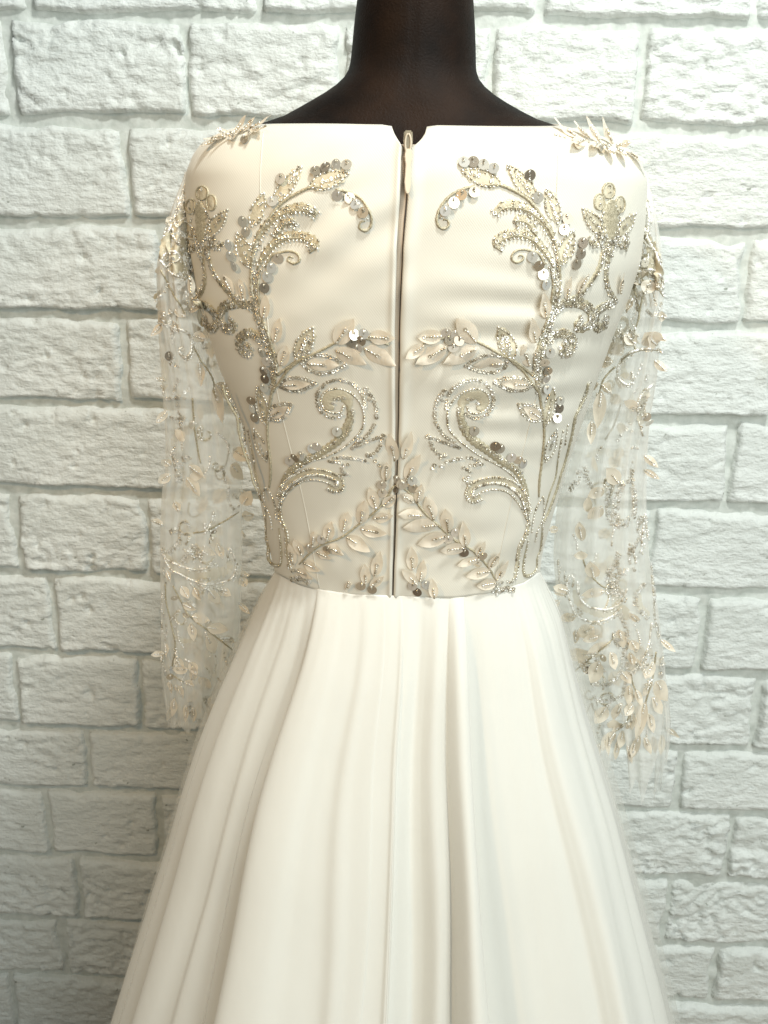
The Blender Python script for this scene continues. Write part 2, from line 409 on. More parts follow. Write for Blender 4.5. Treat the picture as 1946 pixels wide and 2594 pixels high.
# strip coloured dark for the shade and teeth in the slot, and the coil turns beside it
sv_ = []
for p, ph in zpath:
    for s_ in (0.0002, 0.0060): sv_.append(body(ph+s_, p.z)+Vector((0, 0.0008, 0))-GO)
link('zip_slot_shade', mesh('zip_slot_shade', sv_, grid_faces(2, len(zpath))), m_slot_shade, ztape)
tv, tf = [], []
for i in range(0, 240):
    z = zw+0.002+(zn-0.02-zw)*i/239; ph = zphi(z); c = body(ph-.010, z)+Vector((0, 0.0012, 0))-GO
    for dx, dy, dz in ((-1, -1, -1), (1, -1, -1), (1, 1, -1), (-1, 1, -1), (-1, -1, 1), (1, -1, 1), (1, 1, 1), (-1, 1, 1)):
        tv.append(c+Vector((dx*0.0009, dy*0.0004, dz*0.00045+dx*.0003)))
    k = len(tv)-8
    tf += [(k, k+1, k+5, k+4), (k+1, k+2, k+6, k+5), (k+2, k+3, k+7, k+6), (k+3, k, k+4, k+7), (k+4, k+5, k+6, k+7), (k+3, k+2, k+1, k)]
o = link('zip_coil', mesh('zip_coil', tv, tf), m_zip, ztape, False); o['kind'] = 'stuff'
def plate(name, outline, thick, m, parent, origin, tilt=0.0):
    bm = bmesh.new(); f = bm.faces.new([bm.verts.new((x, 0, z)) for x, z in outline])
    e = bmesh.ops.extrude_face_region(bm, geom=[f])
    bmesh.ops.translate(bm, verts=[v for v in e['geom'] if isinstance(v, bmesh.types.BMVert)], vec=(0, -thick, 0))
    bmesh.ops.recalc_face_normals(bm, faces=bm.faces)
    bmesh.ops.bevel(bm, geom=[ed for ed in bm.edges], offset=thick*0.3, segments=2, affect='EDGES')
    me = bpy.data.meshes.new(name); bm.to_mesh(me); bm.free()
    o = link(name, me, m, parent, False); o.location = origin; o.rotation_euler = (tilt, 0, 0); return o
zsl = on_plane(882*K, 312*K, 0.79)
psl = body(zphi(zsl.z), zsl.z)+Vector((0, -0.003, 0))-GO
plate('zip_slider', [(-.0032, .008), (.0032, .008), (.0038, 0), (.0026, -.006), (-.0026, -.006), (-.0038, 0)], 0.0032, m_slider, ztape, psl)
loop = [psl+Vector((0.0022*math.sin(a), -0.0042, -0.0015+0.0068*math.cos(a))) for a in np.linspace(0, 2*math.pi, 25)]
link('zip_ring', tube_mesh('zip_ring', loop, 0.0008, 6), m_pull, ztape)
tab = [(x*.75, z*.92) for x, z in [(-.0026, .002), (.0026, .002), (.0040, -.004), (.0034, -.009), (.0026, -.012), (.0030, -.020), (.0034, -.027), (.0026, -.034), (.0010, -.0375), (-.0010, -.0375), (-.0026, -.034), (-.0034, -.027), (-.0030, -.020), (-.0026, -.012), (-.0034, -.009), (-.0040, -.004)]]
plate('zip_pull', tab, 0.0016, m_pull, ztape, psl+Vector((0.0006, -0.0042, -0.0075)), R(-21))

# skirt
sk = [(1245, 592, 1166), (1290, 569, 1197), (1320, 556, 1204), (1400, 520, 1224), (1500, 478, 1247), (1600, 441, 1277), (1700, 411, 1308), (1800, 385, 1334), (1900, 355, 1360), (2000, 325, 1386), (2100, 295, 1411), (2211, 261, 1438)]
sz, sa, sx = [], [], []
for y, xl, xr in sk:
    pl, pr = on_plane(xl*K, y*K, YB), on_plane(xr*K, y*K, YB); sz.append((pl.z+pr.z)/2); sa.append((pr.x-pl.x)/2); sx.append((pl.x+pr.x)/2)
sz += [0.02]; sl = (sa[-1]-sa[-4])/(sz[-4]-sz[-1-1]); sa += [sa[-1]+sl*0.75*(sz[-2]-0.02)]; sx += [sx[-1]]
sz = np.array(sz); oo = np.argsort(sz)
SZ = np.linspace(sz.min(), sz.max(), 400)
SA = smooth1d(np.interp(SZ, sz[oo], np.array(sa)[oo]), 10); SX = smooth1d(np.interp(SZ, sz[oo], np.array(sx)[oo]), 14)
FOLD = [(-90, 0), (-80, .25), (-72, .1), (-66, -.15), (-63.6, -.1), (-64.6, .25), (-62.5, .5), (-57, .35), (-51, .12), (-48, .18), (-45, .05), (-40, -.2), (-35.5, -.42), (-32.8, -.38), (-34.9, .25), (-33.6, .85),
        (-29.5, 1.0), (-25, .95), (-21, .55), (-16, .28), (-13, .36), (-10.5, .25), (-7, .3), (-6, .25), (-2.4, .18), (-1.1, .26), (-0.7, .0), (0.6, -.15), (4, -.75), (7, -.55), (10, .05), (12.2, .06), (13.6, -.1), (14.6, -.28), (15.2, -.1), (15.6, .25),
        (17, .85), (19, .85), (20.6, .5), (19.6, -.3), (21.5, -.6), (27, -.38), (33, -.15), (38, .05), (43, .25), (46.5, .2), (48, .45), (50, .75), (55, .7), (62, .46), (67, .5), (73, .3), (79, .35), (84, .18), (90, 0)]
cs = catmull(FOLD, 9)
front = []
for d in range(92, 270, 2): front.append(np.array((d, 0.5*math.sin(R(d)*9)+.25*math.sin(R(d)*17+1))))
cs = cs+front; NS = len(cs); NZ = 120
def skirt_pt(phd, dr, t, kind=0):
    phi = R(phd)
    zt = waist_z(phi if abs(phi) < 1.57 else math.copysign(1.57, math.sin(phi)))+0.001
    z = zt+(0.02-zt)*t
    a = float(np.interp(z, SZ, SA)); x0 = float(np.interp(z, SZ, SX))
    drop = zt-z
    bd = 0.087+(a-0.128)*0.74
    if math.cos(phi) < 0: bd = min(bd, 0.30)
    amp = 0.0020+0.036*min(1, drop/0.50)**0.72
    if kind == 0: a, bd = a*(1-.016*min(1, drop/.1)), bd*(1-.016*min(1, drop/.1))
    dr += noise.noise(Vector((phd*.11, kind*9, drop*.6)))*.20+noise.noise(Vector((phd*.30, kind*5, drop*.9)))*(.30*math.exp(-drop/.05))
    wp = body(phi, zt)
    ramp_ = min(1, drop/(0.035+0.05*max(0, math.cos(phi)))); ramp_ = ramp_*ramp_*(3-2*ramp_)
    sw = math.sin(drop*7+phd*.11)*1.0+math.sin(drop*15+phd*.3)*.4                   # folds wander a little
    ph2 = R(phd+sw*min(1, drop/0.2))
    s, c = math.sin(ph2), math.cos(ph2)
    q = Vector((x0+(a+dr*amp)*s, YB-(bd+dr*amp)*c, z))
    return wp.lerp(q, ramp_)
wzc = {}
_wz = waist_z
def waist_z(phi):
    k = round(phi, 3)
    if k not in wzc: wzc[k] = _wz(phi)
    return wzc[k]
ts = np.linspace(0, 1, NZ)**1.35
vs_ = [skirt_pt(c[0], c[1], t)-GO for t in ts for c in cs]
skirt = link('skirt', mesh('skirt', vs_, grid_faces(NS, NZ, True)), m_skirt, gown)
sol = skirt.modifiers.new('thickness', 'SOLIDIFY'); sol.thickness = 0.0012; sol.offset = -1
ov = []
fd = np.array(cs); fd = fd[np.argsort(((fd[:, 0]+180) % 360)-180)]; fx = ((fd[:, 0]+180) % 360)-180
dd = np.arange(-180, 180, .75)
env_ = np.array([max(fd[np.abs(fx-d) < 3.2][:, 1].max() if (np.abs(fx-d) < 3.2).any() else 0, -.1) for d in dd])
env_ = smooth1d(env_, 4)
for d, e_ in zip(dd, env_):
    ov.append((d, e_*.9-.10+.20*abs(noise.noise(Vector((d*.07, 20, 0))))))
fv = [skirt_pt(max(-180, min(180, d)), f_, t, 1)+Vector((math.sin(R(d)), -math.cos(R(d)), 0))*(.0012+.0055*min(1, t*6))-GO for t in ts for d, f_ in ov]
overlay = link('organza_overskirt', mesh('organza_overskirt', fv, grid_faces(len(ov), NZ, True)), m_organza, gown)
sp_ = [skirt_pt(-.9, .27, t)+Vector((0, -.0003, 0))-GO for t in ts if t < .72]
link('back_seam', tube_mesh('back_seam', sp_, 0.0008, 6), m_skirt, skirt)
# narrow waist piping that closes bodice to skirt
wp = [body(c[1], wz[c]+0.0004)+Vector((math.sin(c[1]), -math.cos(c[1]), 0))*0.0006-GO for c in cols if abs(c[1]) > 0.012]
k0 = [i for i, c in enumerate([c for c in cols if abs(c[1]) > 0.012]) if c[1] > 0][0]
wp = wp[k0:]+wp[:k0]
link('waist_seam', tube_mesh('waist_seam', wp, 0.0009, 6), m_bod, gown)

# sleeves
SL = [(372, 404, 426, .012, 0), (400, 396, 430, .024, 0), (430, 385, 434, .032, 0), (500, 362, 440, .041, 0), (570, 344, 446, .046, .0), (640, 346, 456, .048, .004), (700, 347, 470, .048, .008), (760, 350, 488, .047, .014), (840, 355, 508, .045, .022), (930, 361, 522, .042, .032),
      (1000, 361, 524, .040, .04), (1060, 352, 524, .038, .045), (1130, 349, 523, .036, .05), (1250, 349, 522, .035, .062), (1350, 350, 517, .034, .075), (1450, 352, 512, .033, .088), (1500, 358, 507, .032, .096), (1545, 366, 500, .031, .102)]
SR = [(372, 1374, 1391, .012, 0), (400, 1368, 1397, .024, 0), (430, 1364, 1403, .032, 0), (500, 1358, 1415, .041, 0), (600, 1342, 1428, .046, .002), (700, 1314, 1421, .047, .008), (800, 1278, 1415, .046, .016), (900, 1245, 1400, .043, .026), (1000, 1222, 1394, .040, .036),
      (1100, 1205, 1393, .038, .046), (1200, 1197, 1400, .038, .056), (1300, 1205, 1418, .038, .066), (1400, 1215, 1432, .038, .078), (1500, 1230, 1440, .038, .09), (1580, 1252, 1442, .037, .100), (1625, 1265, 1440, .036, .106)]
def make_sleeve(rows, seed, hem):
    ys = np.array([r[0] for r in rows], float); Y = np.linspace(ys[0], ys[-1], 110)
    xl, xr, th, dy = [smooth1d(np.interp(Y, ys, [r[k] for r in rows]), 3) for k in (1, 2, 3, 4)]
    vs = []; NA = 96
    for j, y in enumerate(Y):
        yy = YB+dy[j]
        pl, pr = on_plane(xl[j]*K, y*K, yy), on_plane(xr[j]*K, y*K, yy); c = (pl+pr)/2; a = (pr-pl)/2
        t = j/(len(Y)-1)
        for i in range(NA):
            w = 2*math.pi*i/NA
            cr = 0.13*noise.noise(Vector((math.cos(w)*2.6+seed, math.sin(w)*2.6, t*2.2)))+0.09*noise.noise(Vector((math.cos(w)*6+seed, math.sin(w)*6, t*2.2)))
            cr *= min(1, t*5)
            ss, cc = math.sin(w), math.cos(w)
            p = c+a*ss*(1+cr*.25)+Vector((0, -th[j]*cc*(1+cr*2.2), 0))
            if t > 0.86: p.z -= (t-0.86)/0.14*hem*(noise.noise(Vector((math.cos(w)*1.8+seed*2, math.sin(w)*1.8, 7)))+.6*noise.noise(Vector((math.cos(w)*6+seed*2, math.sin(w)*6, 3)))-.05)
            vs.append(p)
    fs = grid_faces(NA, len(Y), True)
    me = mesh('sleeve', [v-GO for v in vs], fs)
    o = link('sleeve', me, m_tulle, gown)
    return o, BVHTree.FromPolygons(vs, fs)
sleeve_l, BVH_L = make_sleeve(SL, 3.3, 0.03)
sleeve_r, BVH_R = make_sleeve(SR, 11.7, 0.10)

# ------------------------------------------------------------------ motif tools
class Surf:
    def __init__(s, obj, bvhs, y0):
        s.obj, s.bvhs, s.y0 = obj, bvhs, y0
        s.beads, s.rings, s.threads = [], [], []
        s.org = GO
    def hit(s, u, v, layer=1):
        d = ray(u, v); best = None
        for bv in s.bvhs:
            o = CAM.copy(); off = 0.0
            for k in range(layer):
                h = bv.ray_cast(o, d)
                if h[0] is None: break
                o2 = h[0]+d*1e-4; hh = h; o = o2
            if h[0] is not None and (best is None or (h[0]-CAM).length < best[2]):
                nrm = h[1] if h[1].dot(d) < 0 else -h[1]
                best = (h[0], nrm, (h[0]-CAM).length)
        if best: s.last = best[0].y; return best[0], best[1]
        # just outside the outline: stay at the depth of the edge
        p = on_plane(u, v, getattr(s, 'last', s.y0)); return p, Vector((0, -1, 0.0))
SB = Surf(bodice, [BVH_B], YB-.1); S_L = Surf(sleeve_l, [BVH_L], YB); S_R = Surf(sleeve_r, [BVH_R], YB)

def path3(S, pts, step=0.0012, layer=1, lift=0.0):
    px = catmull(pts, 10); out = []
    for p in px:
        h, n_ = S.hit(p[0], p[1], layer); out.append((h+n_*lift, n_))
    # drop jumps, resample by length
    clean = [out[0]]
    for q in out[1:]:
        if (q[0]-clean[-1][0]).length < 0.03: clean.append(q)
    P = np.array([list(q[0]) for q in clean]); N = np.array([list(q[1]) for q in clean])
    d = np.r_[0, np.cumsum(np.linalg.norm(np.diff(P, axis=0), axis=1))]
    if d[-1] < step*1.5: return P, N, np.zeros_like(P)
    m = max(2, int(d[-1]/step)); s = np.linspace(0, d[-1], m)
    P2 = np.c_[[np.interp(s, d, P[:, k]) for k in range(3)]].T; N2 = np.c_[[np.interp(s, d, N[:, k]) for k in range(3)]].T
    for k in range(3):
        if m > 6: N2[:, k] = smooth1d(N2[:, k], 2)
    N2 /= np.linalg.norm(N2, axis=1)[:, None]+1e-9
    T = np.gradient(P2, axis=0); T /= np.linalg.norm(T, axis=1)[:, None]+1e-9
    return P2, N2, T
def frame(T, N):
    B = np.cross(N, T); B /= np.linalg.norm(B, axis=-1, keepdims=True)+1e-9
    N2 = np.cross(T, B); return T, B, N2
def add_inst(lst, P, X, Y, Z, sc=1.0):
    lst.append((np.array(P), np.array(X)*sc, np.array(Y)*sc, np.array(Z)*sc))
def beads(S, pts, step=0.0029, layer=1, skip=0.06, off=0.0, lift=0.0008, big=1.0):
    P, N, T = path3(S, pts, step, layer)
    for p, n_, t in zip(P, N, T):
        if random.random() < skip or np.linalg.norm(t) < .5: continue
        t = t+rng.normal(0, .14, 3); t /= np.linalg.norm(t)
        X, B, Z = frame(t, n_)
        add_inst(S.beads, p+Z*lift+B*off, X, B, Z, big*random.uniform(.85, 1.15))
def rings(S, pts, step=0.0026, layer=1, skip=0.05, rows=1, gap=0.0028, size=1.0):
    P, N, T = path3(S, pts, step, layer)
    for p, n_, t in zip(P, N, T):
        if np.linalg.norm(t) < .5: continue
        X, B, Z = frame(t, n_)
        for k in range(rows):
            if random.random() < skip: continue
            o = (k-(rows-1)/2)*gap
            z = Z+rng.normal(0, .20, 3)+X*0.18; z /= np.linalg.norm(z)
            x = np.cross(B, z); x /= np.linalg.norm(x); y = np.cross(z, x)
            add_inst(S.rings, p+Z*random.uniform(.0006, .0014)+B*(o+random.uniform(-.0004, .0004))+X*random.uniform(-.0004, .0004), x, y, z, size*random.uniform(.9, 1.12))
def spikes(S, pts, step=0.0042, side=1, length=1.0, off=0.003, layer=1):
    P, N, T = path3(S, pts, step, layer)
    for p, n_, t in zip(P, N, T):
        if np.linalg.norm(t) < .5: continue
        X, B, Z = frame(t, n_)
        d = B*side+X*random.uniform(-.5, .5)+Z*.35; d /= np.linalg.norm(d); X2, B2, Z2 = frame(d, Z)
        add_inst(S.beads, p+B*side*off+Z*.001, X2*length, B2, Z2, random.uniform(.8, 1.1))
def cord(S, pts, r=0.0010, layer=1, taper=True, name='vine_cord'):
    P, N, T = path3(S, pts, 0.0018, layer)
    if len(P) < 3: return
    k = len(P); rad = [r*(1+.18*math.sin(i*2.1)) * ((.55+.45*min(1, (k-1-i)/6)) if taper else 1) for i in range(k)]
    pts3 = [Vector(p)+Vector(n_)*r*.5-GO for p, n_ in zip(P, N)]
    o = link(name, tube_mesh(name, pts3, rad, 6), m_thread, S.obj)
def band(S, pts, w0, w1=None, layer=1, name='embroidery_band', h=0.0008, m=None):
    if S is not SB: m, h = (m_sheernet, h*.4) if np.mean([p[1] for p in pts]) > 830 else (m_net, h*.7)

    w1 = w1 or w0; P, N, T = path3(S, pts, 0.0016, layer); k = len(P)
    if k < 4: return
    vs = []; prof_ = [(-1, 0), (-.75, .8), (-.3, 1), (.3, 1), (.75, .8), (1, 0)]
    for i in range(k):
        X, B, Z = frame(T[i], N[i]); t = i/(k-1); w = (w0+(w1-w0)*t)*min(1, .35+4*t, .35+4*(1-t))
        for a, hh in prof_:
            j = 1+.16*math.sin(i*1.9+a*2)*abs(a)
            vs.append(Vector(P[i]+B*a*w*j+Z*(hh*h*random.uniform(.7, 1.2)+.0001))-GO)
    link(name, mesh(name, vs, grid_faces(6, k)), m or m_thread, S.obj)
def almond(tip, basep, w, n_=12, s=1.0):
    t, b_ = np.array(tip, float), np.array(basep, float); ax = t-b_; L = np.linalg.norm(ax); ax /= L; no = np.array((-ax[1], ax[0]))
    up = [b_+ax*L*x+no*w/2*s*math.sin(math.pi*x**.85)**.9 for x in np.linspace(0, 1, n_)]
    dn = [b_+ax*L*x-no*w/2*s*math.sin(math.pi*x**.85)**.9 for x in np.linspace(0, 1, n_)]
    return up, dn
def leaf(S, tip, basep, w, layer=1, lift=None, bead=True, roll=None):
    b_, nb = S.hit(*basep, layer); t, nt = S.hit(*tip, layer)
    if (t-b_).length > 0.06: t = on_plane(tip[0], tip[1], b_.y); nt = nb
    n_ = (nb+nt).normalized(); ax = t-b_; L = ax.length; ax.normalize()
    n_ = (n_-ax*n_.dot(ax)).normalized(); sd_ = n_.cross(ax)
    dist = (b_-CAM).dot(FWD); wm = w/F_PX*dist/2*1.22
    lift = random.uniform(.0015, .0055) if lift is None else lift
    cup = random.uniform(.15, .45)*random.choice((1, 1, -.6)); tw = random.uniform(-.35, .35) if roll is None else roll
    vs = []; NU, NVv = 5, 9
    for j in range(NVv):
        x = j/(NVv-1); hw = wm*math.sin(math.pi*min(1, x**.82*.985+.012))**.85
        for i in range(NU):
            a = (i/(NU-1)-.5)*2
            z = .0013+lift*x**1.6+cup*hw*a*a*.8+tw*hw*a*x+.0006*math.sin(9*x+a)
            vs.append(b_+ax*L*x+sd_*a*hw+n_*z-GO)
    me = mesh('leaf_applique', vs, grid_faces(NU, NVv)); o = link('leaf_applique', me, m_leaf, S.obj)
    if bead:
        k = random.choice((4, 4, 5)); x0 = .08
        for i in range(k):
            x = x0+i*.0026/L
            if x > .8: break
            p = b_+ax*L*x+n_*(.0013+lift*x**1.6+.0012)
            X, B, Z = frame(np.array(ax)+rng.normal(0, .1, 3), np.array(n_)); X = X/np.linalg.norm(X)
            add_inst(S.beads, np.array(p), X, B, Z)
        if random.random() < .6:
            x = min(.85, x+.0030/L); p = b_+ax*L*x+n_*(.0022+lift*x**1.6)
            X, B, Z = frame(np.array(ax), np.array(n_)); add_inst(S.rings, np.array(p), X, B, Z)
PAIL = None
def paillette(S, pt, layer=1, size=1.0):
    global PAIL
    if PAIL is None:
        vs = []; ns = 20; r = .0044
        for rr, y in ((.0006, 0), (.0006, .00025), (.6*r, .00000), (r, .00002), (r, .00025), (.6*r, .00025)):
            for i in range(ns): vs.append((rr*math.cos(2*math.pi*i/ns), rr*math.sin(2*math.pi*i/ns), y))
        fs = []
        for a, b_ in ((0, 2), (2, 3), (3, 4), (4, 5), (5, 1)):
            for i in range(ns): fs.append((a*ns+i, a*ns+(i+1) % ns, b_*ns+(i+1) % ns, b_*ns+i))
        PAIL = mesh('paillette', vs, fs)
        PAIL.materials.append(m_pail)
        PAIL.polygons.foreach_set('use_smooth', [False]*len(PAIL.polygons))
    p, n_ = S.hit(pt[0], pt[1], layer)
    o = bpy.data.objects.new('paillette', PAIL); COL.objects.link(o); o.parent = S.obj
    nn = (n_+Vector(rng.normal(0, .2, 3))).normalized()
    o.rotation_euler = nn.to_track_quat('Z', 'Y').to_euler(); o.location = p+n_*.0022-GO; o.scale = (size,)*3
    # bead that holds it
    q = np.array(p+n_*.0034)+np.array((random.uniform(-.001, .001), 0, .0022)); X, B, Z = frame(np.array((0.3, 0, 1.0))/1.044, np.array(n_)); add_inst(S.beads, q, X, B, Z)
def beadleaf(S, tip, basep, w, fill='ring', layer=1, thread=True):
    up, dn = almond(tip, basep, w)
    if thread: band(S, [np.array(basep)+(np.array(tip)-np.array(basep))*x for x in (.04, .35, .65, .96)], w/F_PX*.83*.42, layer=layer, h=.0005, m=m_net)
    beads(S, up, layer=layer); beads(S, dn, layer=layer)
    mid = [np.array(basep)+(np.array(tip)-np.array(basep))*x for x in (.15, .45, .8)]
    if fill == 'ring': rings(S, mid, step=.0029, layer=layer, skip=.2)
    if fill == 'bead': beads(S, mid, layer=layer)
def ringleaf(S, tip, basep, w, layer=1):
    up, dn = almond(tip, basep, w)
    leaf(S, np.array(tip)*.86+np.array(basep)*.14, np.array(tip)*.1+np.array(basep)*.9, w*.62, layer, lift=.0008)
    rings(S, up, layer=layer); rings(S, dn, layer=layer)
m_net, n, l, b = mat('champagne_net', (0.56, 0.51, 0.38), 0.5, 0.1)
t1 = noise_tex(n, l, 500, 2); bump(n, l, t1.outputs['Fac'], b, 0.5, 0.0008)

def crop(x0, y0, s): return lambda p: (x0+p[0]/s, y0+p[1]/s)
cA = crop(1000, 350, 2.37); cB = crop(1000, 900, 3.318); cC = crop(600, 900, 3.402)
cE = crop(360, 850, 4.022); cF = crop(360, 1300, 4.022); cG = crop(1380, 850, 4.022); cH = crop(1360, 1380, 3.687); cU = crop(400, 350, 2.765)
cD = lambda p: (p[0]*K, p[1]*K)
def mirror(p):
    u, v = p; dv = 0
    if v > 1150: dv = -np.interp(v, [1150, 1300, 1500], [0, 40, 25])
    ax = np.interp(v, [300, 1200, 1450], [1027, 1028, 1019])
    sh = np.interp(v, [450, 700, 900], [8, 4, 0])
    ju = 9*noise.noise(Vector((u/120, v/120, 3))); jv = 9*noise.noise(Vector((u/120, v/120, 8)))
    return (2*ax-u+ju, v+dv+sh+jv)
def MP(c, pts, mir): 
    q = [c(p) for p in pts]; return [mirror(p) for p in q] if mir else q

# ------------------------------------------------------------------ bodice embroidery, right half and its mirrored half
for mir in (False, True):
    S = SB; sg = -1 if mir else 1
    A = lambda *pts: MP(cA, pts, mir)
    Bm = lambda *pts: MP(cB, pts, mir)
    # main stem
    stem = A((850, 1420), (862, 1320), (895, 1200), (938, 1080), (962, 980), (972, 880), (962, 790))
    band(S, stem, .0042, .0034); rings(S, stem, rows=3, gap=.0027, skip=.12); cord(S, A((832, 1420), (848, 1310), (878, 1200), (918, 1080), (940, 980), (950, 880), (938, 780)), .0011)
    cord(S, A((975, 960), (990, 880), (985, 760), (965, 640), (930, 560), (880, 470), (800, 370), (700, 310), (620, 280), (540, 285)), .0013)
    cord(S, A((480, 290), (400, 310), (330, 350), (280, 410), (255, 470), (260, 520), (290, 545), (325, 525), (318, 492), (292, 490)), .0011)
    spikes(S, A((480, 290), (400, 310), (330, 350), (280, 410), (255, 470)), .006, sg*1, .8)
    rings(S, A((985, 930), (985, 830), (972, 700), (950, 620)), rows=1)
    for k, pts in enumerate([[(970, 640), (920, 540), (860, 470), (790, 420), (710, 400), (640, 410), (600, 450)],
                [(950, 760), (910, 690), (850, 620), (790, 580), (720, 570), (650, 590), (605, 630), (640, 668)],
                [(845, 570), (800, 500), (745, 480), (718, 500)]]):
        p = A(*pts); band(S, p, .0030, .0042 if k < 2 else .003); rings(S, p, skip=.25, rows=1); spikes(S, p, .0036, sg*1, .9, .0040); beads(S, p, step=.004, skip=.4, off=-.003*sg)
        cord(S, [(a+2*sg, b2+7) for a, b2 in p], .0009)
    cord(S, A((900, 760), (870, 700), (820, 678), (760, 668), (712, 690), (705, 730), (740, 747), (775, 722), (760, 700), (742, 712)), .0010)
    for q in [(822, 715), (862, 765), (886, 815), (904, 880), (1110, 695), (1122, 630), (1085, 755), (1010, 550), (1030, 485), (855, 360), (808, 228), (415, 150), (470, 150), (530, 165), (590, 188), (475, 328), (400, 345), (355, 392), (305, 440), (927, 1285), (910, 1395), (893, 1340)]:
        paillette(S, A(q)[0])
    for tp, bs, w in [((408, 195), (640, 278), 95), ((682, 165), (852, 368), 85), ((915, 308), (978, 512), 85), ((1072, 558), (990, 765), 90)]:
        a, b2 = A(tp, bs); beadleaf(S, a, b2, w/2.37)
        up, dn = almond(a, b2, w/2.37); spikes(S, up[3:], .0045, 1, .7, .0022)
    # lily
    a, b2 = A((1300, 372), (1290, 612)); band(S, [b2, ((a[0]+b2[0])/2, (a[1]+b2[1])/2), a], .0088, .0088, h=.0016); up, dn = almond(a, b2, 115/2.37); beads(S, up); beads(S, dn)
    for tp, bs, w in [((1128, 425), (1262, 585), 80), ((1442, 458), (1322, 592), 75)]:
        a, b2 = A(tp, bs); beadleaf(S, a, b2, w/2.37)
    for cx, cy, rx, ry in [(1283, 318, 36, 46), (1228, 385, 30, 48), (1352, 400, 28, 48)]:
        band(S, A((cx, cy-ry), (cx, cy-.4*ry), (cx, cy+.3*ry), (cx, cy+ry)), rx/2.37/F_PX*.83, h=.0010, m=m_net)
        band(S, A(*[(cx+rx*math.cos(w), cy+ry*math.sin(w)) for w in np.linspace(0.5*math.pi, 2.5*math.pi, 13)]), .0009, h=.0012)
        rings(S, A((cx, cy-ry*.5), (cx, cy+ry*.3)), skip=.3)
    for pts in [[(1160, 610), (1200, 640), (1240, 610), (1255, 580)], [(1310, 620), (1350, 640), (1395, 625), (1380, 590)], [(1215, 580), (1250, 640), (1260, 700)], [(1330, 600), (1310, 650), (1290, 700)], [(1360, 650), (1390, 660)]]:
        p = A(*pts); band(S, p, .0016); rings(S, p, skip=.1, rows=2, gap=.003); spikes(S, p, .005, 1, .8)
    p = A((1280, 610), (1250, 690), (1230, 770), (1180, 860), (1110, 940), (1040, 965)); band(S, p, .0026); rings(S, p, skip=.15); beads(S, p, off=.002, skip=.3)
    p = A((1290, 620), (1282, 720), (1270, 830), (1290, 920), (1330, 970)); band(S, p, .0026); rings(S, p, skip=.2); beads(S, p, off=-.002, skip=.3); spikes(S, p, .006, -1, .8)
    for tp, bs, w in [((1040, 825), (1030, 975), 44), ((1142, 808), (1092, 935), 46), ((882, 918), (905, 1082), 60), ((803, 1068), (842, 1228), 62), ((758, 1228), (808, 1368), 62), ((1345, 800), (1345, 935), 40)]:
        a, b2 = A(tp, bs); leaf(S, a, b2, w/2.37)
    for pts, w in [([(955, 1035), (1010, 995), (1080, 985), (1140, 1003), (1180, 1050), (1168, 1118), (1115, 1140), (1090, 1112), (1115, 1085)], .0045), ([(1330, 985), (1270, 1003), (1212, 1043), (1202, 1108), (1230, 1140), (1270, 1110), (1255, 1075)], .0042), ([(915, 1225), (970, 1175), (1020, 1172), (1070, 1210), (1062, 1270), (1022, 1290), (1004, 1262), (1030, 1232)], .0040)]:
        p = A(*pts); band(S, p, w); rings(S, p, rows=3, gap=.0027, skip=.12)
    # branch towards the zip
    cord(S, A((830, 1425), (800, 1400), (720, 1340), (640, 1300), (560, 1255), (490, 1220), (430, 1202), (380, 1200), (320, 1195), (240, 1210), (170, 1235)), .0012)
    for tp, bs, w in [((362, 1075), (492, 1228), 92), ((135, 1190), (285, 1186), 72), ((62, 1318), (178, 1240), 58), ((125, 1350), (315, 1250), 84), ((290, 1348), (495, 1262), 84)]:
        if mir and tp[0] < 100: continue                       # no leaf over the zip on this side
        a, b2 = A(tp, bs); leaf(S, a, b2, w/2.37, lift=.004)
    for q in [(308, 1168), (366, 1174), (352, 1255), (330, 1210), (385, 1215)]: paillette(S, A(q)[0])
    a, b2 = A((625, 1135), (715, 1322)); beadleaf(S, a, b2, 100/2.37)
    rings(S, A((650, 1180), (640, 1240), (680, 1290))); rings(S, A((670, 1200), (690, 1260)))
    a, b2 = A((430, 1362), (682, 1345)); ringleaf(S, a, b2, 110/2.37)
    # lower stem
    cord(S, Bm((930, 0), (1000, 60), (1080, 130), (1150, 230), (1210, 310), (1230, 420), (1250, 550), (1255, 700), (1235, 900), (1215, 1050), (1210, 1190)), .0012)
    p = Bm((1195, -20), (1190, 60), (1195, 160), (1212, 300)); band(S, p, .0036, .002); rings(S, p, rows=2, skip=.2)
    for q in [(1275, 130), (1265, 200), (1272, 275), (1382, 375), (1375, 440), (1355, 520), (665, 630), (840, 758), (878, 775), (975, 850), (1030, 872), (1072, 905)]: paillette(S, Bm(q)[0])
    a, b2 = Bm((840, 225), (1160, 252)); ringleaf(S, a, b2, 110/3.318)
    a, b2 = Bm((1042, 412), (1238, 535)); ringleaf(S, a, b2, 120/3.318)
    a, b2 = Bm((1335, 275), (1262, 590)); beadleaf(S, a, b2, 95/3.318)
    a, b2 = Bm((1362, 625), (1268, 890)); beadleaf(S, a, b2, 75/3.318, thread=False)
    beads(S, Bm((1452, 590), (1430, 745))); beads(S, Bm((1412, 640), (1385, 780), (1365, 900)))
    # big scroll
    sc = Bm((575, 430), (560, 520), (590, 620), (660, 710), (780, 800), (900, 890), (1010, 960), (1070, 1050), (1110, 1180), (1125, 1330))
    band(S, sc, .0046, .0024, h=.0012)
    band(S, Bm((690, 450), (740, 430), (745, 360), (690, 330), (620, 345), (575, 390), (560, 450)), .0052, h=.001, m=m_net)
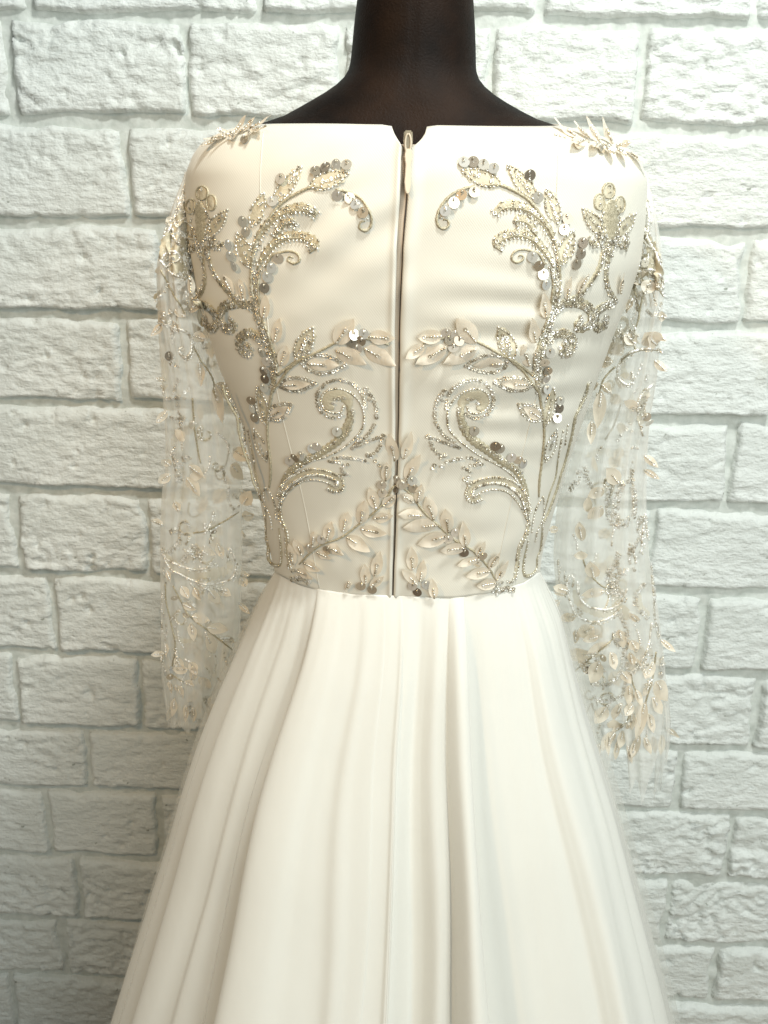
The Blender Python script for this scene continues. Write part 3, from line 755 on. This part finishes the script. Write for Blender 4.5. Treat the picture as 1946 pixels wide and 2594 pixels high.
    beads(S, Bm((610, 440), (632, 480), (690, 490), (760, 460), (795, 390), (770, 312), (690, 280), (600, 297), (510, 360), (455, 450), (445, 560), (472, 640), (540, 712), (640, 790), (760, 868), (880, 930), (980, 1002), (1060, 1105), (1105, 1230), (1130, 1400)), skip=.01, step=.0026)
    rings(S, Bm((610, 360), (690, 370), (700, 400))); rings(S, Bm((535, 440), (540, 540), (575, 625), (635, 690), (740, 755), (850, 832), (960, 912), (1060, 985)), skip=.15)
    beads(S, Bm((650, 690), (760, 770), (900, 860), (1010, 940), (1090, 1040)), step=.0045, skip=.2)
    spikes(S, Bm((760, 740), (900, 850), (1040, 950), (1110, 1090)), .0042, sg*-1, .8)
    for pts in [[(440, 440), (440, 370), (480, 290), (560, 230), (660, 202), (740, 222), (810, 282), (830, 370), (802, 460), (740, 512), (660, 525), (600, 490)],
                [(425, 285), (405, 330), (400, 375)], [(415, 292), (362, 370), (340, 460), (345, 550), (390, 632), (440, 690), (510, 742), (545, 775)], [(440, 690), (480, 700), (530, 760)],
                [(275, 680), (360, 705), (440, 735), (505, 762)], [(285, 668), (325, 780), (390, 832), (435, 830), (390, 860)], [(322, 950), (345, 905), (395, 930)], [(440, 892), (520, 872), (595, 856), (650, 862), (700, 882), (730, 912), (640, 920)], [(580, 940), (630, 975), (608, 1040), (640, 1062)], [(585, 1040), (620, 1070)]]:
        rings(S, Bm(*pts), step=.0028, skip=.06)
    # fringed lower scroll
    fr = Bm((720, 1190), (660, 1215), (622, 1180), (640, 1110), (700, 1072), (770, 1052), (870, 1045), (970, 1075), (1050, 1135), (1100, 1215), (1125, 1330))
    band(S, fr, .0040, .0022, m=m_net); spikes(S, fr, .0016, sg*-1, 1.5, .0030); spikes(S, fr, .0018, sg*1, 1.3, .0022)
    beads(S, Bm((740, 1145), (800, 1130), (870, 1130), (950, 1152), (1030, 1232), (1080, 1322), (1122, 1412)), skip=.02)
    # side seam vines
    sv = Bm((1622, 235), (1600, 330), (1550, 440), (1512, 520), (1490, 640), (1455, 790), (1425, 900), (1392, 1000), (1362, 1110), (1322, 1220), (1282, 1330), (1245, 1400))
    cord(S, sv, .0013); beads(S, sv, skip=.02, step=.0025); beads(S, sv, off=.0022, skip=.35, step=.003); spikes(S, Bm((1622, 235), (1590, 350), (1530, 480)), .003, 1, 1); rings(S, Bm((1600, 300), (1530, 470)), skip=.3)
    cord(S, Bm((1400, 700), (1370, 880), (1350, 1020), (1300, 1160), (1262, 1300)), .0008)
    beads(S, Bm((1240, 1190), (1185, 1285), (1160, 1390), (1150, 1480))); beads(S, Bm((1250, 1200), (1255, 1300), (1230, 1400), (1195, 1480), (1180, 1560)))
    bl = Bm((1125, 1400), (1105, 1500), (1055, 1600), (1035, 1700), (1022, 1800), (1005, 1880)); band(S, bl, .003, .002, m=m_net); beads(S, bl, skip=.02, off=.0018); beads(S, bl, off=-.0022, skip=.3)
    b3 = Bm((1240, 1400), (1238, 1500), (1225, 1620), (1198, 1700), (1190, 1790), (1150, 1845), (1095, 1850), (1080, 1780), (1100, 1660), (1120, 1560)); band(S, b3, .0018); beads(S, b3, skip=.1)
    rings(S, Bm((825, 1980), (868, 1925), (930, 1900), (985, 1905))); rings(S, Bm((850, 1995), (905, 1962), (1000, 1970)), rows=2)

# sprays above the waist, each side as it lies
cp = [cB(p) for p in [(40, 1085), (150, 1180), (240, 1310), (380, 1440), (500, 1550), (640, 1630), (720, 1700), (800, 1800), (850, 1900)]]; cord(SB, cp, .0010)
for tp, bs, w in [((122, 618), (72, 872), 80), ((208, 808), (92, 1045), 92), ((228, 1058), (190, 1238), 70), ((262, 1168), (332, 1382), 92), ((418, 1258), (452, 1492), 92), ((568, 1378), (596, 1612), 80), ((742, 1538), (690, 1682), 66), ((862, 1628), (790, 1792), 62), ((922, 1700), (850, 1892), 70),
                  ((55, 1150), (160, 1235), 60), ((22, 1310), (242, 1342), 82), ((62, 1432), (362, 1420), 112), ((182, 1578), (442, 1508), 112), ((372, 1622), (592, 1612), 92), ((508, 1752), (712, 1700), 62), ((582, 1842), (802, 1808), 86), ((668, 1920), (852, 1908), 90),
                  ((138, 1588), (152, 1805), 82), ((242, 1708), (212, 1902), 72), ((55, 1772), (192, 1925), 66), ((308, 1862), (335, 2045), 66)]:
    leaf(SB, cB(tp), cB(bs), w/3.318, lift=random.uniform(.002, .006))
for q in [(30, 1040), (62, 1082), (15, 1110), (95, 1062), (150, 1048), (157, 1110), (510, 1480), (450, 1540), (580, 1650), (737, 1680), (690, 1740), (262, 1920), (148, 1932), (190, 1982)]: paillette(SB, cB(q))
cord(SB, [cC(p) for p in [(1380, 1080), (1290, 1230), (1200, 1340), (1050, 1460), (900, 1570), (760, 1620), (660, 1680), (540, 1800)]], .0010)
for tp, bs, w in [((1328, 648), (1372, 912), 92), ((1300, 898), (1286, 1082), 74), ((1150, 1118), (1206, 1322), 84), ((1372, 1190), (1262, 1302), 80), ((1112, 1228), (1070, 1452), 94), ((972, 1328), (918, 1522), 90), ((1352, 1362), (1178, 1402), 82), ((1302, 1522), (1068, 1490), 92), ((1160, 1665), (948, 1558), 100), ((940, 1692), (780, 1640), 82), ((830, 1742), (700, 1690), 64), ((742, 1842), (580, 1780), 82), ((690, 1902), (528, 1850), 72),
                  ((832, 1418), (780, 1592), 90), ((690, 1498), (660, 1652), 72), ((530, 1558), (572, 1722), 90), ((478, 1600), (502, 1802), 72), ((1240, 1668), (1188, 1902), 82), ((1110, 1778), (1116, 1972), 74), ((1272, 1878), (1150, 1992), 64), ((985, 1930), (950, 2010), 40)]:
    leaf(SB, cC(tp), cC(bs), w/3.402, lift=random.uniform(.002, .006))
for q in [(1370, 1070), (1412, 1100), (1358, 1142), (1250, 1110), (1260, 1180), (740, 1580), (640, 1650), (785, 1672), (1075, 1980), (1170, 2010)]: paillette(SB, cC(q))
for pts in ([(1205, 285), (1203, 400), (1195, 560), (1180, 760), (1148, 900), (1110, 1060), (1080, 1200), (1066, 1282)], [(568, 285), (562, 400), (568, 560), (585, 760), (610, 900), (655, 1080), (690, 1270)]):
    P, N, T = path3(SB, [cD(p) for p in pts], .004)
    link('princess_seam', tube_mesh('princess_seam', [Vector(p)-GO for p in P], .0005, 6), m_bod, bodice)
# shoulder sprays
for tp, bs, w in [((1256, 259), (1296, 312), 15), ((1290, 260), (1322, 314), 15), ((1190, 272), (1246, 302), 17), ((1232, 280), (1272, 304), 14), ((1228, 322), (1262, 306), 22), ((1268, 330), (1290, 312), 18), ((1316, 346), (1306, 322), 20), ((1345, 352), (1330, 326), 20), ((1386, 366), (1352, 330), 22), ((1360, 318), (1330, 316), 16),
                  ((592, 268), (540, 282), 14), ((542, 256), (506, 292), 12), ((560, 262), (520, 288), 12), ((452, 316), (492, 296), 16), ((520, 306), (500, 290), 22), ((548, 306), (540, 284), 22), ((446, 330), (470, 304), 18), ((578, 290), (548, 284), 16), ((470, 285), (500, 296), 12)]:
    leaf(SB, cD(tp), cD(bs), w*K, lift=.006)
beads(SB, [cD(p) for p in [(1200, 292), (1240, 303), (1300, 312), (1355, 330)]], step=.0035, skip=.2); beads(SB, [cD(p) for p in [(458, 306), (500, 292), (545, 280), (582, 272)]], step=.0032, skip=.2)
for q in [(1246, 318), (1296, 326), (505, 300), (530, 305)]: paillette(SB, cD(q), size=.8)

# ------------------------------------------------------------------ sleeves
def sleeve_set(S, c, s, leaves=(), bl=(), rl=(), cords=(), bands=(), pails=(), layer=1):
    for tp, bs, w in leaves: leaf(S, c(tp), c(bs), w/s*1.3, layer)
    for p in bl:
        beads(S, [c(q) for q in p], step=.0026, skip=.01, layer=layer, big=1.45)
        if layer == 1: beads(S, [(c(q)[0]+5, c(q)[1]+6) for q in p], step=.004, skip=.45, layer=layer)
    for p, r_ in rl: rings(S, [c(q) for q in p], rows=r_, skip=.12, layer=layer)
    for p in cords: cord(S, [c(q) for q in p], .0009, layer=layer)
    for p, w in bands: band(S, [c(q) for q in p], w, layer=layer, m=m_net)
    for q in pails: paillette(S, c(q), layer)
sleeve_set(S_L, cU, 2.765, leaves=[((185, 1275), (115, 1215), 60), ((330, 1402), (240, 1378), 50), ((25, 1275), (60, 1210), 50), ((60, 590), (110, 560), 40), ((150, 700), (110, 760), 40), ((340, 1180), (290, 1080), 60), ((240, 1230), (270, 1120), 50)],
    bl=[[(200, 310), (160, 440), (110, 560), (80, 640)], [(222, 528), (150, 582), (100, 622)], [(20, 860), (60, 800), (130, 802), (140, 850), (60, 900), (28, 872)], [(70, 920), (120, 960), (182, 980)], [(8, 1290), (100, 1322), (190, 1352), (230, 1420), (225, 1500), (180, 1540), (150, 1500)], [(245, 680), (255, 800), (262, 900), (282, 1000)], [(200, 1080), (215, 1200)], [(60, 640), (20, 830)]],
    rl=[([(250, 720), (255, 850), (275, 960)], 1), ([(50, 830), (110, 850)], 2), ([(210, 920), (240, 1040)], 1)],
    cords=[[(20, 920), (80, 1040), (150, 1160), (190, 1240)], [(140, 760), (180, 900), (220, 1000), (300, 1120)], [(330, 1200), (300, 1300), (340, 1330), (390, 1450), (430, 1600)], [(230, 700), (160, 850), (190, 1000)]],
    bands=[([(235, 275), (212, 400), (182, 520), (122, 620), (62, 720), (20, 840)], .0045), ([(60, 760), (130, 800), (150, 880), (80, 920)], .006), ([(110, 700), (170, 720), (200, 790)], .004), ([(150, 900), (220, 950), (270, 1030)], .004)],
    pails=[(55, 832), (245, 1040), (218, 920)])
sleeve_set(S_L, cE, 4.022, leaves=[((600, 1612), (458, 1438), 85), ((650, 1410), (480, 1308), 60), ((168, 1490), (288, 1408), 70), ((235, 1235), (300, 1320), 70), ((1092, 1272), (928, 1160), 95), ((1000, 1448), (900, 1308), 95), ((1122, 1565), (1025, 1725), 90), ((1142, 1802), (1020, 1832), 80), ((1062, 2005), (1018, 2012), 60), ((882, 620), (742, 482), 95), ((645, 490), (600, 262), 80), ((822, 870), (735, 500), 70), ((400, 1780), (340, 1680), 60)],
    bl=[[(500, 50), (490, 180), (450, 222), (392, 192), (380, 132), (402, 120)], [(720, 1810), (700, 1900), (640, 2010)], [(780, 1935), (700, 1985)], [(636, 1920), (646, 2000)], [(205, 520), (225, 580)], [(300, 1180), (340, 1140)]],
    rl=[([(320, 210), (315, 292)], 1), ([(330, 640), (402, 602), (472, 545)], 1), ([(382, 440), (350, 520), (320, 582)], 1), ([(372, 690), (350, 740), (402, 802)], 1), ([(302, 832), (360, 838), (422, 847)], 1), ([(318, 1200), (352, 1270), (392, 1370), (412, 1460)], 3), ([(335, 1270), (360, 1400), (365, 1480)], 2), ([(425, 1262), (492, 1232)], 2), ([(265, 195), (290, 275), (375, 305)], 1), ([(262, 640), (440, 630)], 1)],
    cords=[[(510, 100), (600, 250), (680, 370), (732, 480), (720, 560)], [(720, 560), (780, 700), (830, 850)], [(520, 640), (530, 900), (560, 1100), (600, 1300)], [(520, 2010), (640, 1990), (820, 1900), (980, 1800)]],
    bands=[([(300, 1120), (350, 1030), (405, 945)], .004), ([(210, 220), (240, 350), (235, 500), (215, 560)], .003)], pails=[(710, 2010), (690, 2080), (490, 900), (270, 200)])
sleeve_set(S_L, cE, 4.022, layer=2, leaves=[((540, 1500), (640, 1400), 90), ((760, 1700), (840, 1560), 90), ((420, 900), (500, 1000), 80), ((860, 2000), (760, 1950), 80)],
    cords=[[(890, 1100), (872, 1250), (840, 1330), (780, 1335), (750, 1400), (790, 1468), (840, 1420), (812, 1362)], [(480, 1700), (470, 1800), (530, 1850), (620, 1780), (640, 1700)]],
    bands=[([(620, 1080), (720, 992), (800, 952), (858, 1012), (830, 1102)], .005), ([(360, 1600), (480, 1560), (600, 1650), (680, 1780)], .006), ([(240, 1750), (330, 1640), (460, 1690)], .005)])
sleeve_set(S_L, cF, 4.022, leaves=[((742, 392), (558, 345), 72), ((562, 968), (418, 910), 66), ((692, 1062), (508, 1040), 76), ((772, 905), (678, 788), 72), ((905, 825), (778, 768), 66), ((542, 1282), (505, 1110), 62), ((862, 1170), (658, 1150), 84), ((722, 1402), (648, 1238), 84), ((935, 1292), (800, 1270), 66), ((1102, 592), (1005, 622), 66), ((1052, 745), (1000, 650), 60), ((292, 1445), (250, 1320), 52), ((422, 1585), (350, 1450), 62), ((562, 1622), (490, 1508), 62), ((622, 872), (540, 750), 72), ((240, 1500), (210, 1400), 50), ((330, 1820), (300, 1700), 60), ((540, 1740), (440, 1700), 60), ((430, 1860), (350, 1740), 60), ((330, 690), (260, 580), 50), ((480, 850), (400, 740), 60)],
    bl=[[(205, 370), (240, 450), (340, 510), (450, 552), (560, 572), (680, 550), (742, 510)], [(215, 420), (290, 560), (400, 622), (500, 672), (600, 712), (700, 722), (800, 702), (900, 670), (940, 600), (945, 480), (900, 360), (875, 400), (880, 480)], [(440, 370), (512, 415)], [(500, 720), (540, 770)], [(650, 765), (710, 808)], [(772, 765), (850, 780)], [(640, 1215), (665, 1265)], [(810, 1270), (910, 1268)], [(330, 1390), (365, 1460)], [(450, 1490), (500, 1520)], [(215, 820), (205, 1000)], [(205, 1100), (210, 1200)], [(205, 1480), (215, 1560)]],
    rl=[([(300, 192), (350, 166), (400, 222), (382, 290), (350, 340), (290, 382), (222, 372)], 2), ([(232, 560), (240, 640), (252, 702)], 1), ([(240, 1060), (262, 1200), (250, 1290)], 1), ([(340, 1150), (382, 1232), (345, 1292)], 1), ([(395, 960), (360, 1000)], 1)],
    cords=[[(320, 740), (400, 900), (480, 1040), (640, 1170), (780, 1280), (920, 1390)], [(240, 720), (250, 900), (290, 1080), (330, 1260), (340, 1400), (290, 1650)], [(300, 1640), (420, 1720)]],
    bands=[([(220, 400), (330, 540), (460, 600), (600, 640), (740, 620), (860, 580), (900, 480)], .0075), ([(560, 1290), (420, 1300), (330, 1250)], .003)],
    pails=[(710, 200), (690, 265), (345, 855), (462, 1032), (660, 1115), (258, 1620), (290, 1655), (318, 1590)])
sleeve_set(S_L, cF, 4.022, layer=2, leaves=[((560, 420), (460, 400), 80), ((800, 330), (720, 250), 80), ((840, 940), (760, 860), 90), ((640, 1500), (580, 1380), 90), ((700, 1560), (660, 1440), 90), ((480, 1400), (420, 1260), 80)],
    bands=[([(460, 420), (600, 400), (760, 440)], .006), ([(520, 760), (560, 860), (640, 960)], .004), ([(420, 1120), (520, 1200), (640, 1260)], .005)], cords=[[(780, 1260), (860, 1330), (920, 1400)]])
# right sleeve
sleeve_set(S_R, cA, 2.37, leaves=[((1500, 1142), (1572, 1232), 80), ((1625, 1062), (1578, 1070), 40), ((1430, 660), (1500, 690), 50), ((1420, 1050), (1440, 960), 50), ((1500, 930), (1540, 850), 60)],
    bl=[[(1512, 362), (1530, 470), (1520, 560)], [(1458, 558), (1510, 630), (1570, 682), (1590, 760)], [(1400, 852), (1470, 802), (1560, 792), (1602, 850), (1590, 912)], [(1440, 440), (1470, 560)], [(1500, 470), (1512, 560), (1540, 650)], [(1430, 780), (1500, 760)]],
    rl=[([(1510, 400), (1525, 450)], 1), ([(1520, 1030), (1560, 1062), (1592, 992)], 1), ([(1500, 740), (1540, 760)], 2), ([(1580, 860), (1600, 910)], 2)],
    cords=[[(1410, 872), (1500, 882), (1592, 912)], [(1440, 900), (1470, 1050), (1440, 1160)], [(1500, 900), (1480, 1000), (1460, 1100)], [(1560, 620), (1590, 760), (1600, 860)]],
    bands=[([(1462, 320), (1470, 420), (1480, 520), (1530, 640), (1575, 740), (1595, 850)], .0045), ([(1400, 860), (1450, 800), (1530, 790), (1590, 840)], .006), ([(1480, 700), (1530, 750), (1560, 800)], .004), ([(1420, 820), (1440, 900)], .005)],
    pails=[(1510, 745), (1400, 830)])
sleeve_set(S_R, cG, 4.022, leaves=[((608, 120), (822, 140), 84), ((558, 258), (712, 270), 84), ((470, 515), (562, 500), 66), ((702, 562), (590, 488), 74), ((1018, 0), (1132, 92), 92), ((842, 0), (932, 92), 84), ((540, 935), (582, 560), 84), ((606, 1325), (752, 1502), 100), ((452, 1610), (612, 1550), 84), ((442, 1852), (592, 1730), 94), ((368, 1880), (392, 2085), 74), ((470, 1080), (480, 860), 60)],
    bl=[[(1172, 140), (1050, 132), (920, 152), (822, 212), (752, 292), (740, 370), (780, 460), (850, 500), (892, 450), (880, 380)], [(1080, 510), (1000, 580), (945, 680), (945, 800), (970, 900), (992, 1010)], [(1020, 1830), (1042, 2052)], [(540, 600), (520, 700), (535, 760)], [(1000, 1920), (990, 2100)], [(900, 1640), (905, 1800)]],
    rl=[([(838, 870), (868, 882)], 1), ([(838, 935), (895, 955)], 2), ([(785, 1020), (755, 1062)], 1), ([(880, 1135), (952, 1140)], 1), ([(935, 540), (905, 572)], 1), ([(792, 1500), (742, 1590), (720, 1700), (718, 1820), (742, 1882), (800, 1902), (850, 1872)], 3), ([(652, 1560), (642, 1700), (660, 1850), (740, 1942), (840, 1922)], 2), ([(900, 1370), (880, 1460), (902, 1550), (912, 1700), (900, 1850)], 2), ([(980, 1840), (942, 1950), (962, 2052), (902, 2150), (872, 2215)], 2), ([(1030, 620), (1000, 720), (1005, 830)], 2), ([(915, 1250), (900, 1330)], 1), ([(1020, 430), (1050, 420)], 2), ([(800, 1500), (900, 1460)], 2), ([(960, 1900), (1010, 1860)], 2)],
    cords=[[(722, 320), (642, 390), (592, 470), (572, 540), (540, 640)], [(610, 1480), (640, 1460), (680, 1520), (750, 1500)], [(1170, 150), (1050, 140), (920, 162), (822, 222), (756, 302)]],
    bands=[([(1060, 540), (1000, 640), (985, 760), (1000, 900)], .005), ([(820, 240), (800, 340), (830, 440)], .004)], pails=[(1025, 820), (1052, 882)])
sleeve_set(S_R, cG, 4.022, layer=2, leaves=[((650, 1250), (760, 1330), 80), ((700, 700), (760, 600), 80), ((560, 2050), (640, 1960), 80)], bands=[([(420, 1235), (520, 1192), (620, 1182), (720, 1242), (800, 1352)], .004), ([(900, 600), (860, 760), (880, 920)], .004), ([(640, 2090), (700, 1960)], .004)], cords=[[(620, 1060), (720, 880), (780, 700)]])
sleeve_set(S_R, cH, 3.687, leaves=[((510, 130), (540, 302), 90), ((418, 442), (632, 424), 74), ((388, 842), (542, 768), 92), ((148, 375), (290, 420), 60), ((150, 408), (280, 455), 60), ((812, 945), (770, 788), 72), ((932, 982), (880, 888), 62), ((912, 1112), (880, 998), 52), ((702, 1145), (680, 1000), 72), ((468, 980), (692, 908), 62), ((280, 1000), (532, 1020), 92), ((520, 1262), (592, 1080), 92), ((1000, 1242), (1082, 1090), 84), ((1202, 1442), (1108, 1268), 104), ((970, 1402), (1062, 1268), 74), ((850, 1482), (862, 1308), 52), ((972, 1482), (925, 1348), 42), ((546, 1642), (652, 1508), 84), ((706, 1622), (782, 1468), 74), ((808, 1572), (892, 1480), 62), ((912, 1712), (900, 1558), 52), ((588, 1892), (722, 1738), 94), ((680, 1742), (792, 1668), 52), ((770, 1882), (802, 1730), 52), ((940, 1805), (1022, 1458), 64), ((1132, 1562), (1070, 1418), 74), ((1072, 1732), (1040, 1568), 54), ((910, 1962), (962, 1758), 44), ((470, 1180), (450, 1130), 50), ((400, 1080), (480, 1120), 60), ((860, 2010), (880, 1900), 40)],
    bl=[[(842, 420), (802, 520), (732, 572), (650, 602), (560, 592), (480, 570), (420, 510), (385, 430), (380, 350)], [(780, 592), (702, 662), (620, 702), (530, 717), (440, 692), (360, 640), (312, 530), (285, 420), (285, 330), (310, 280), (350, 312), (340, 380)], [(205, 150), (215, 340)], [(1072, 740), (1052, 880), (1010, 1022), (940, 1130), (880, 1192)], [(900, 60), (920, 160)], [(980, 0), (970, 60)], [(1070, 300), (1085, 460)], [(655, 1500), (640, 1550)], [(800, 1690), (830, 1650)], [(1020, 1300), (1070, 1260)]],
    rl=[([(832, 252), (772, 232), (702, 272), (682, 350), (702, 430), (760, 452), (802, 422)], 3), ([(1060, 180), (1076, 320), (1090, 450), (1092, 650), (1112, 750), (1132, 860)], 2), ([(1000, 362), (942, 430), (922, 520), (952, 602), (1032, 680)], 2), ([(780, 640), (832, 742), (852, 870), (822, 980), (802, 1100), (752, 1220), (682, 1282), (592, 1302), (512, 1290)], 2), ([(852, 1050), (852, 1200), (822, 1322), (790, 1402), (702, 1442), (602, 1452), (540, 1422)], 2), ([(890, 0), (870, 80)], 2), ([(900, 1200), (960, 1140), (1030, 1070)], 1)],
    cords=[[(420, 60), (450, 190), (520, 302), (602, 382), (672, 412)], [(350, 1182), (450, 1102), (560, 1012), (660, 922), (722, 862)], [(1112, 1000), (1082, 1230), (1022, 1452), (982, 1652), (902, 1952)], [(880, 1190), (900, 1300), (960, 1430)], [(870, 1500), (840, 1650), (720, 1750)]],
    bands=[([(350, 420), (380, 520), (470, 600), (600, 640), (720, 600), (800, 500)], .0055), ([(800, 560), (830, 700)], .007), ([(960, 440), (960, 560), (1050, 660)], .004)],
    pails=[(690, 850), (742, 880), (560, 1010), (626, 1046), (1155, 1065), (1152, 1130), (1142, 1210), (846, 1680), (480, 1160)])
sleeve_set(S_R, cH, 3.687, layer=2, leaves=[((640, 150), (560, 230), 90), ((500, 850), (600, 800), 90), ((760, 1300), (700, 1180), 90)], bands=[([(700, 100), (640, 220), (580, 330)], .005), ([(460, 900), (560, 860), (680, 780)], .005)])

# finer lace that fills both faces of each sleeve
def filler(S, rows, nleaf, ncurl, ntwig, y0, y1):
    ys = [r[0] for r in rows]
    def pick(m_=.12):
        y = random.uniform(y0, y1); a = np.interp(y, ys, [r[1] for r in rows]); b_ = np.interp(y, ys, [r[2] for r in rows])
        return np.array((a+(b_-a)*random.uniform(m_, 1-m_), y))*K
    for i in range(nleaf):
        p = pick(); an = random.uniform(0, 2*math.pi); L = random.uniform(28, 44)
        leaf(S, p+L*np.array((math.cos(an), math.sin(an))), p, random.uniform(16, 23), random.choice((1, 2, 2)), bead=random.random() < .6)
    for i in range(ncurl):
        p = pick(.2); an = random.uniform(0, 6.3); sg = random.choice((-1, 1)); ly = random.choice((1, 2)); r0 = random.uniform(13, 26)
        pts = [p+(r0*(1-w/7.5))*np.array((math.cos(an+sg*w), math.sin(an+sg*w))) for w in np.linspace(0, 5.2, 9)]
        pts = [pts[0]+np.array((random.uniform(-30, 30), random.uniform(20, 45)))]+pts
        band(S, pts, .0022, layer=ly); cord(S, pts, .0007, layer=ly)
        if ly == 1: (beads if random.random() < .5 else rings)(S, pts, skip=.15)
    for i in range(ntwig):
        p = pick(.1); an = random.uniform(1.0, 2.2); L = random.uniform(30, 60); d = np.array((math.cos(an), math.sin(an))); nrm_ = np.array((-d[1], d[0]))
        pts = [p, p+d*L*.5+nrm_*random.uniform(-9, 9), p+d*L]
        k = random.random()
        if k < .45: rings(S, pts, skip=.1, rows=random.choice((1, 2)))
        elif k < .8: beads(S, pts, skip=.05, big=1.15)
        else: band(S, pts, .003, layer=2); spikes(S, pts, .0035, random.choice((-1, 1)), 1)
random.seed(21)
filler(S_L, SL, 20, 10, 22, 560, 1540); filler(S_L, SL, 16, 3, 10, 1180, 1545); filler(S_L, SL, 8, 6, 12, 420, 720)
filler(S_R, SR, 20, 9, 20, 620, 1560); filler(S_R, SR, 12, 4, 8, 1300, 1610); filler(S_R, SR, 8, 6, 12, 440, 740)

for S, rows, y0, y1 in ((S_L, SL, 620, 1530), (S_R, SR, 640, 1600)):      # leaves that break the outline
    ys = [r[0] for r in rows]
    for i in range(8):
        y = y0+(y1-y0)*(i+random.random())/8; k = random.choice((1, 2)) if y > 1000 else (1 if S is S_L else 2)
        x = np.interp(y, ys, [r[k] for r in rows]); o_d = -1 if k == 1 else 1
        p = np.array((x-o_d*4, y))*K; an = random.uniform(-.9, .9); L = random.uniform(26, 40)
        leaf(S, p+L*np.array((o_d*math.cos(an), math.sin(an)+.3)), p, random.uniform(13, 18), 1)
# ragged leafy cuffs
for S, rows in ((S_L, SL), (S_R, SR)):
    r = rows[-1]
    for i in range(9):
        x = r[1]+(r[2]-r[1])*(i+.5)/9; p = np.array((x, r[0]-random.uniform(14, 40)))*K
        leaf(S, p+np.array((random.uniform(-16, 16), random.uniform(34, 50))), p, random.uniform(13, 18), random.choice((1, 1, 2)))
# ------------------------------------------------------------------ joined bead, sequin work (too small to pick apart)
def template_bead():
    vs = []; seg = 6
    for x, r in ((-.00125, .0004), (-.0010, .00078), (.0010, .00078), (.00125, .0004)):
        for k in range(seg): vs.append((x, r*math.cos(2*math.pi*k/seg), r*math.sin(2*math.pi*k/seg)))
    return np.array(vs), grid_faces(seg, 4, True)+[tuple(range(seg))[::-1], tuple(range(18, 24))]
def template_ring():
    vs = []; seg = 9
    for r, z in ((.00062, 0), (.00105, .0001), (.00158, .00050), (.00150, .00018), (.0010, -.00018), (.00062, -.0002)):
        for k in range(seg): vs.append((r*math.cos(2*math.pi*k/seg), r*math.sin(2*math.pi*k/seg), z))
    return np.array(vs), grid_faces(seg, 6, True)
def build(name, inst, tpl, m, parent):
    if not inst: return
    tv, tf = tpl; P = np.array([i[0] for i in inst]); X = np.array([i[1] for i in inst]); Y = np.array([i[2] for i in inst]); Z = np.array([i[3] for i in inst])
    V = P[:, None, :]+tv[None, :, 0:1]*X[:, None, :]+tv[None, :, 1:2]*Y[:, None, :]+tv[None, :, 2:3]*Z[:, None, :]-np.array(GO)
    nv = len(tv); fs = [tuple(k*nv+a for a in f) for k in range(len(inst)) for f in tf]
    o = link(name, mesh(name, V.reshape(-1, 3), fs), m, parent); o['kind'] = 'stuff'
    print(name, len(inst))
for S in (SB, S_L, S_R):
    build('bead_trim', S.beads, template_bead(), m_bead if S is SB else m_bead2, S.obj)
    build('sequin_trim', S.rings, template_ring(), m_ring if S is SB else m_ring2, S.obj)
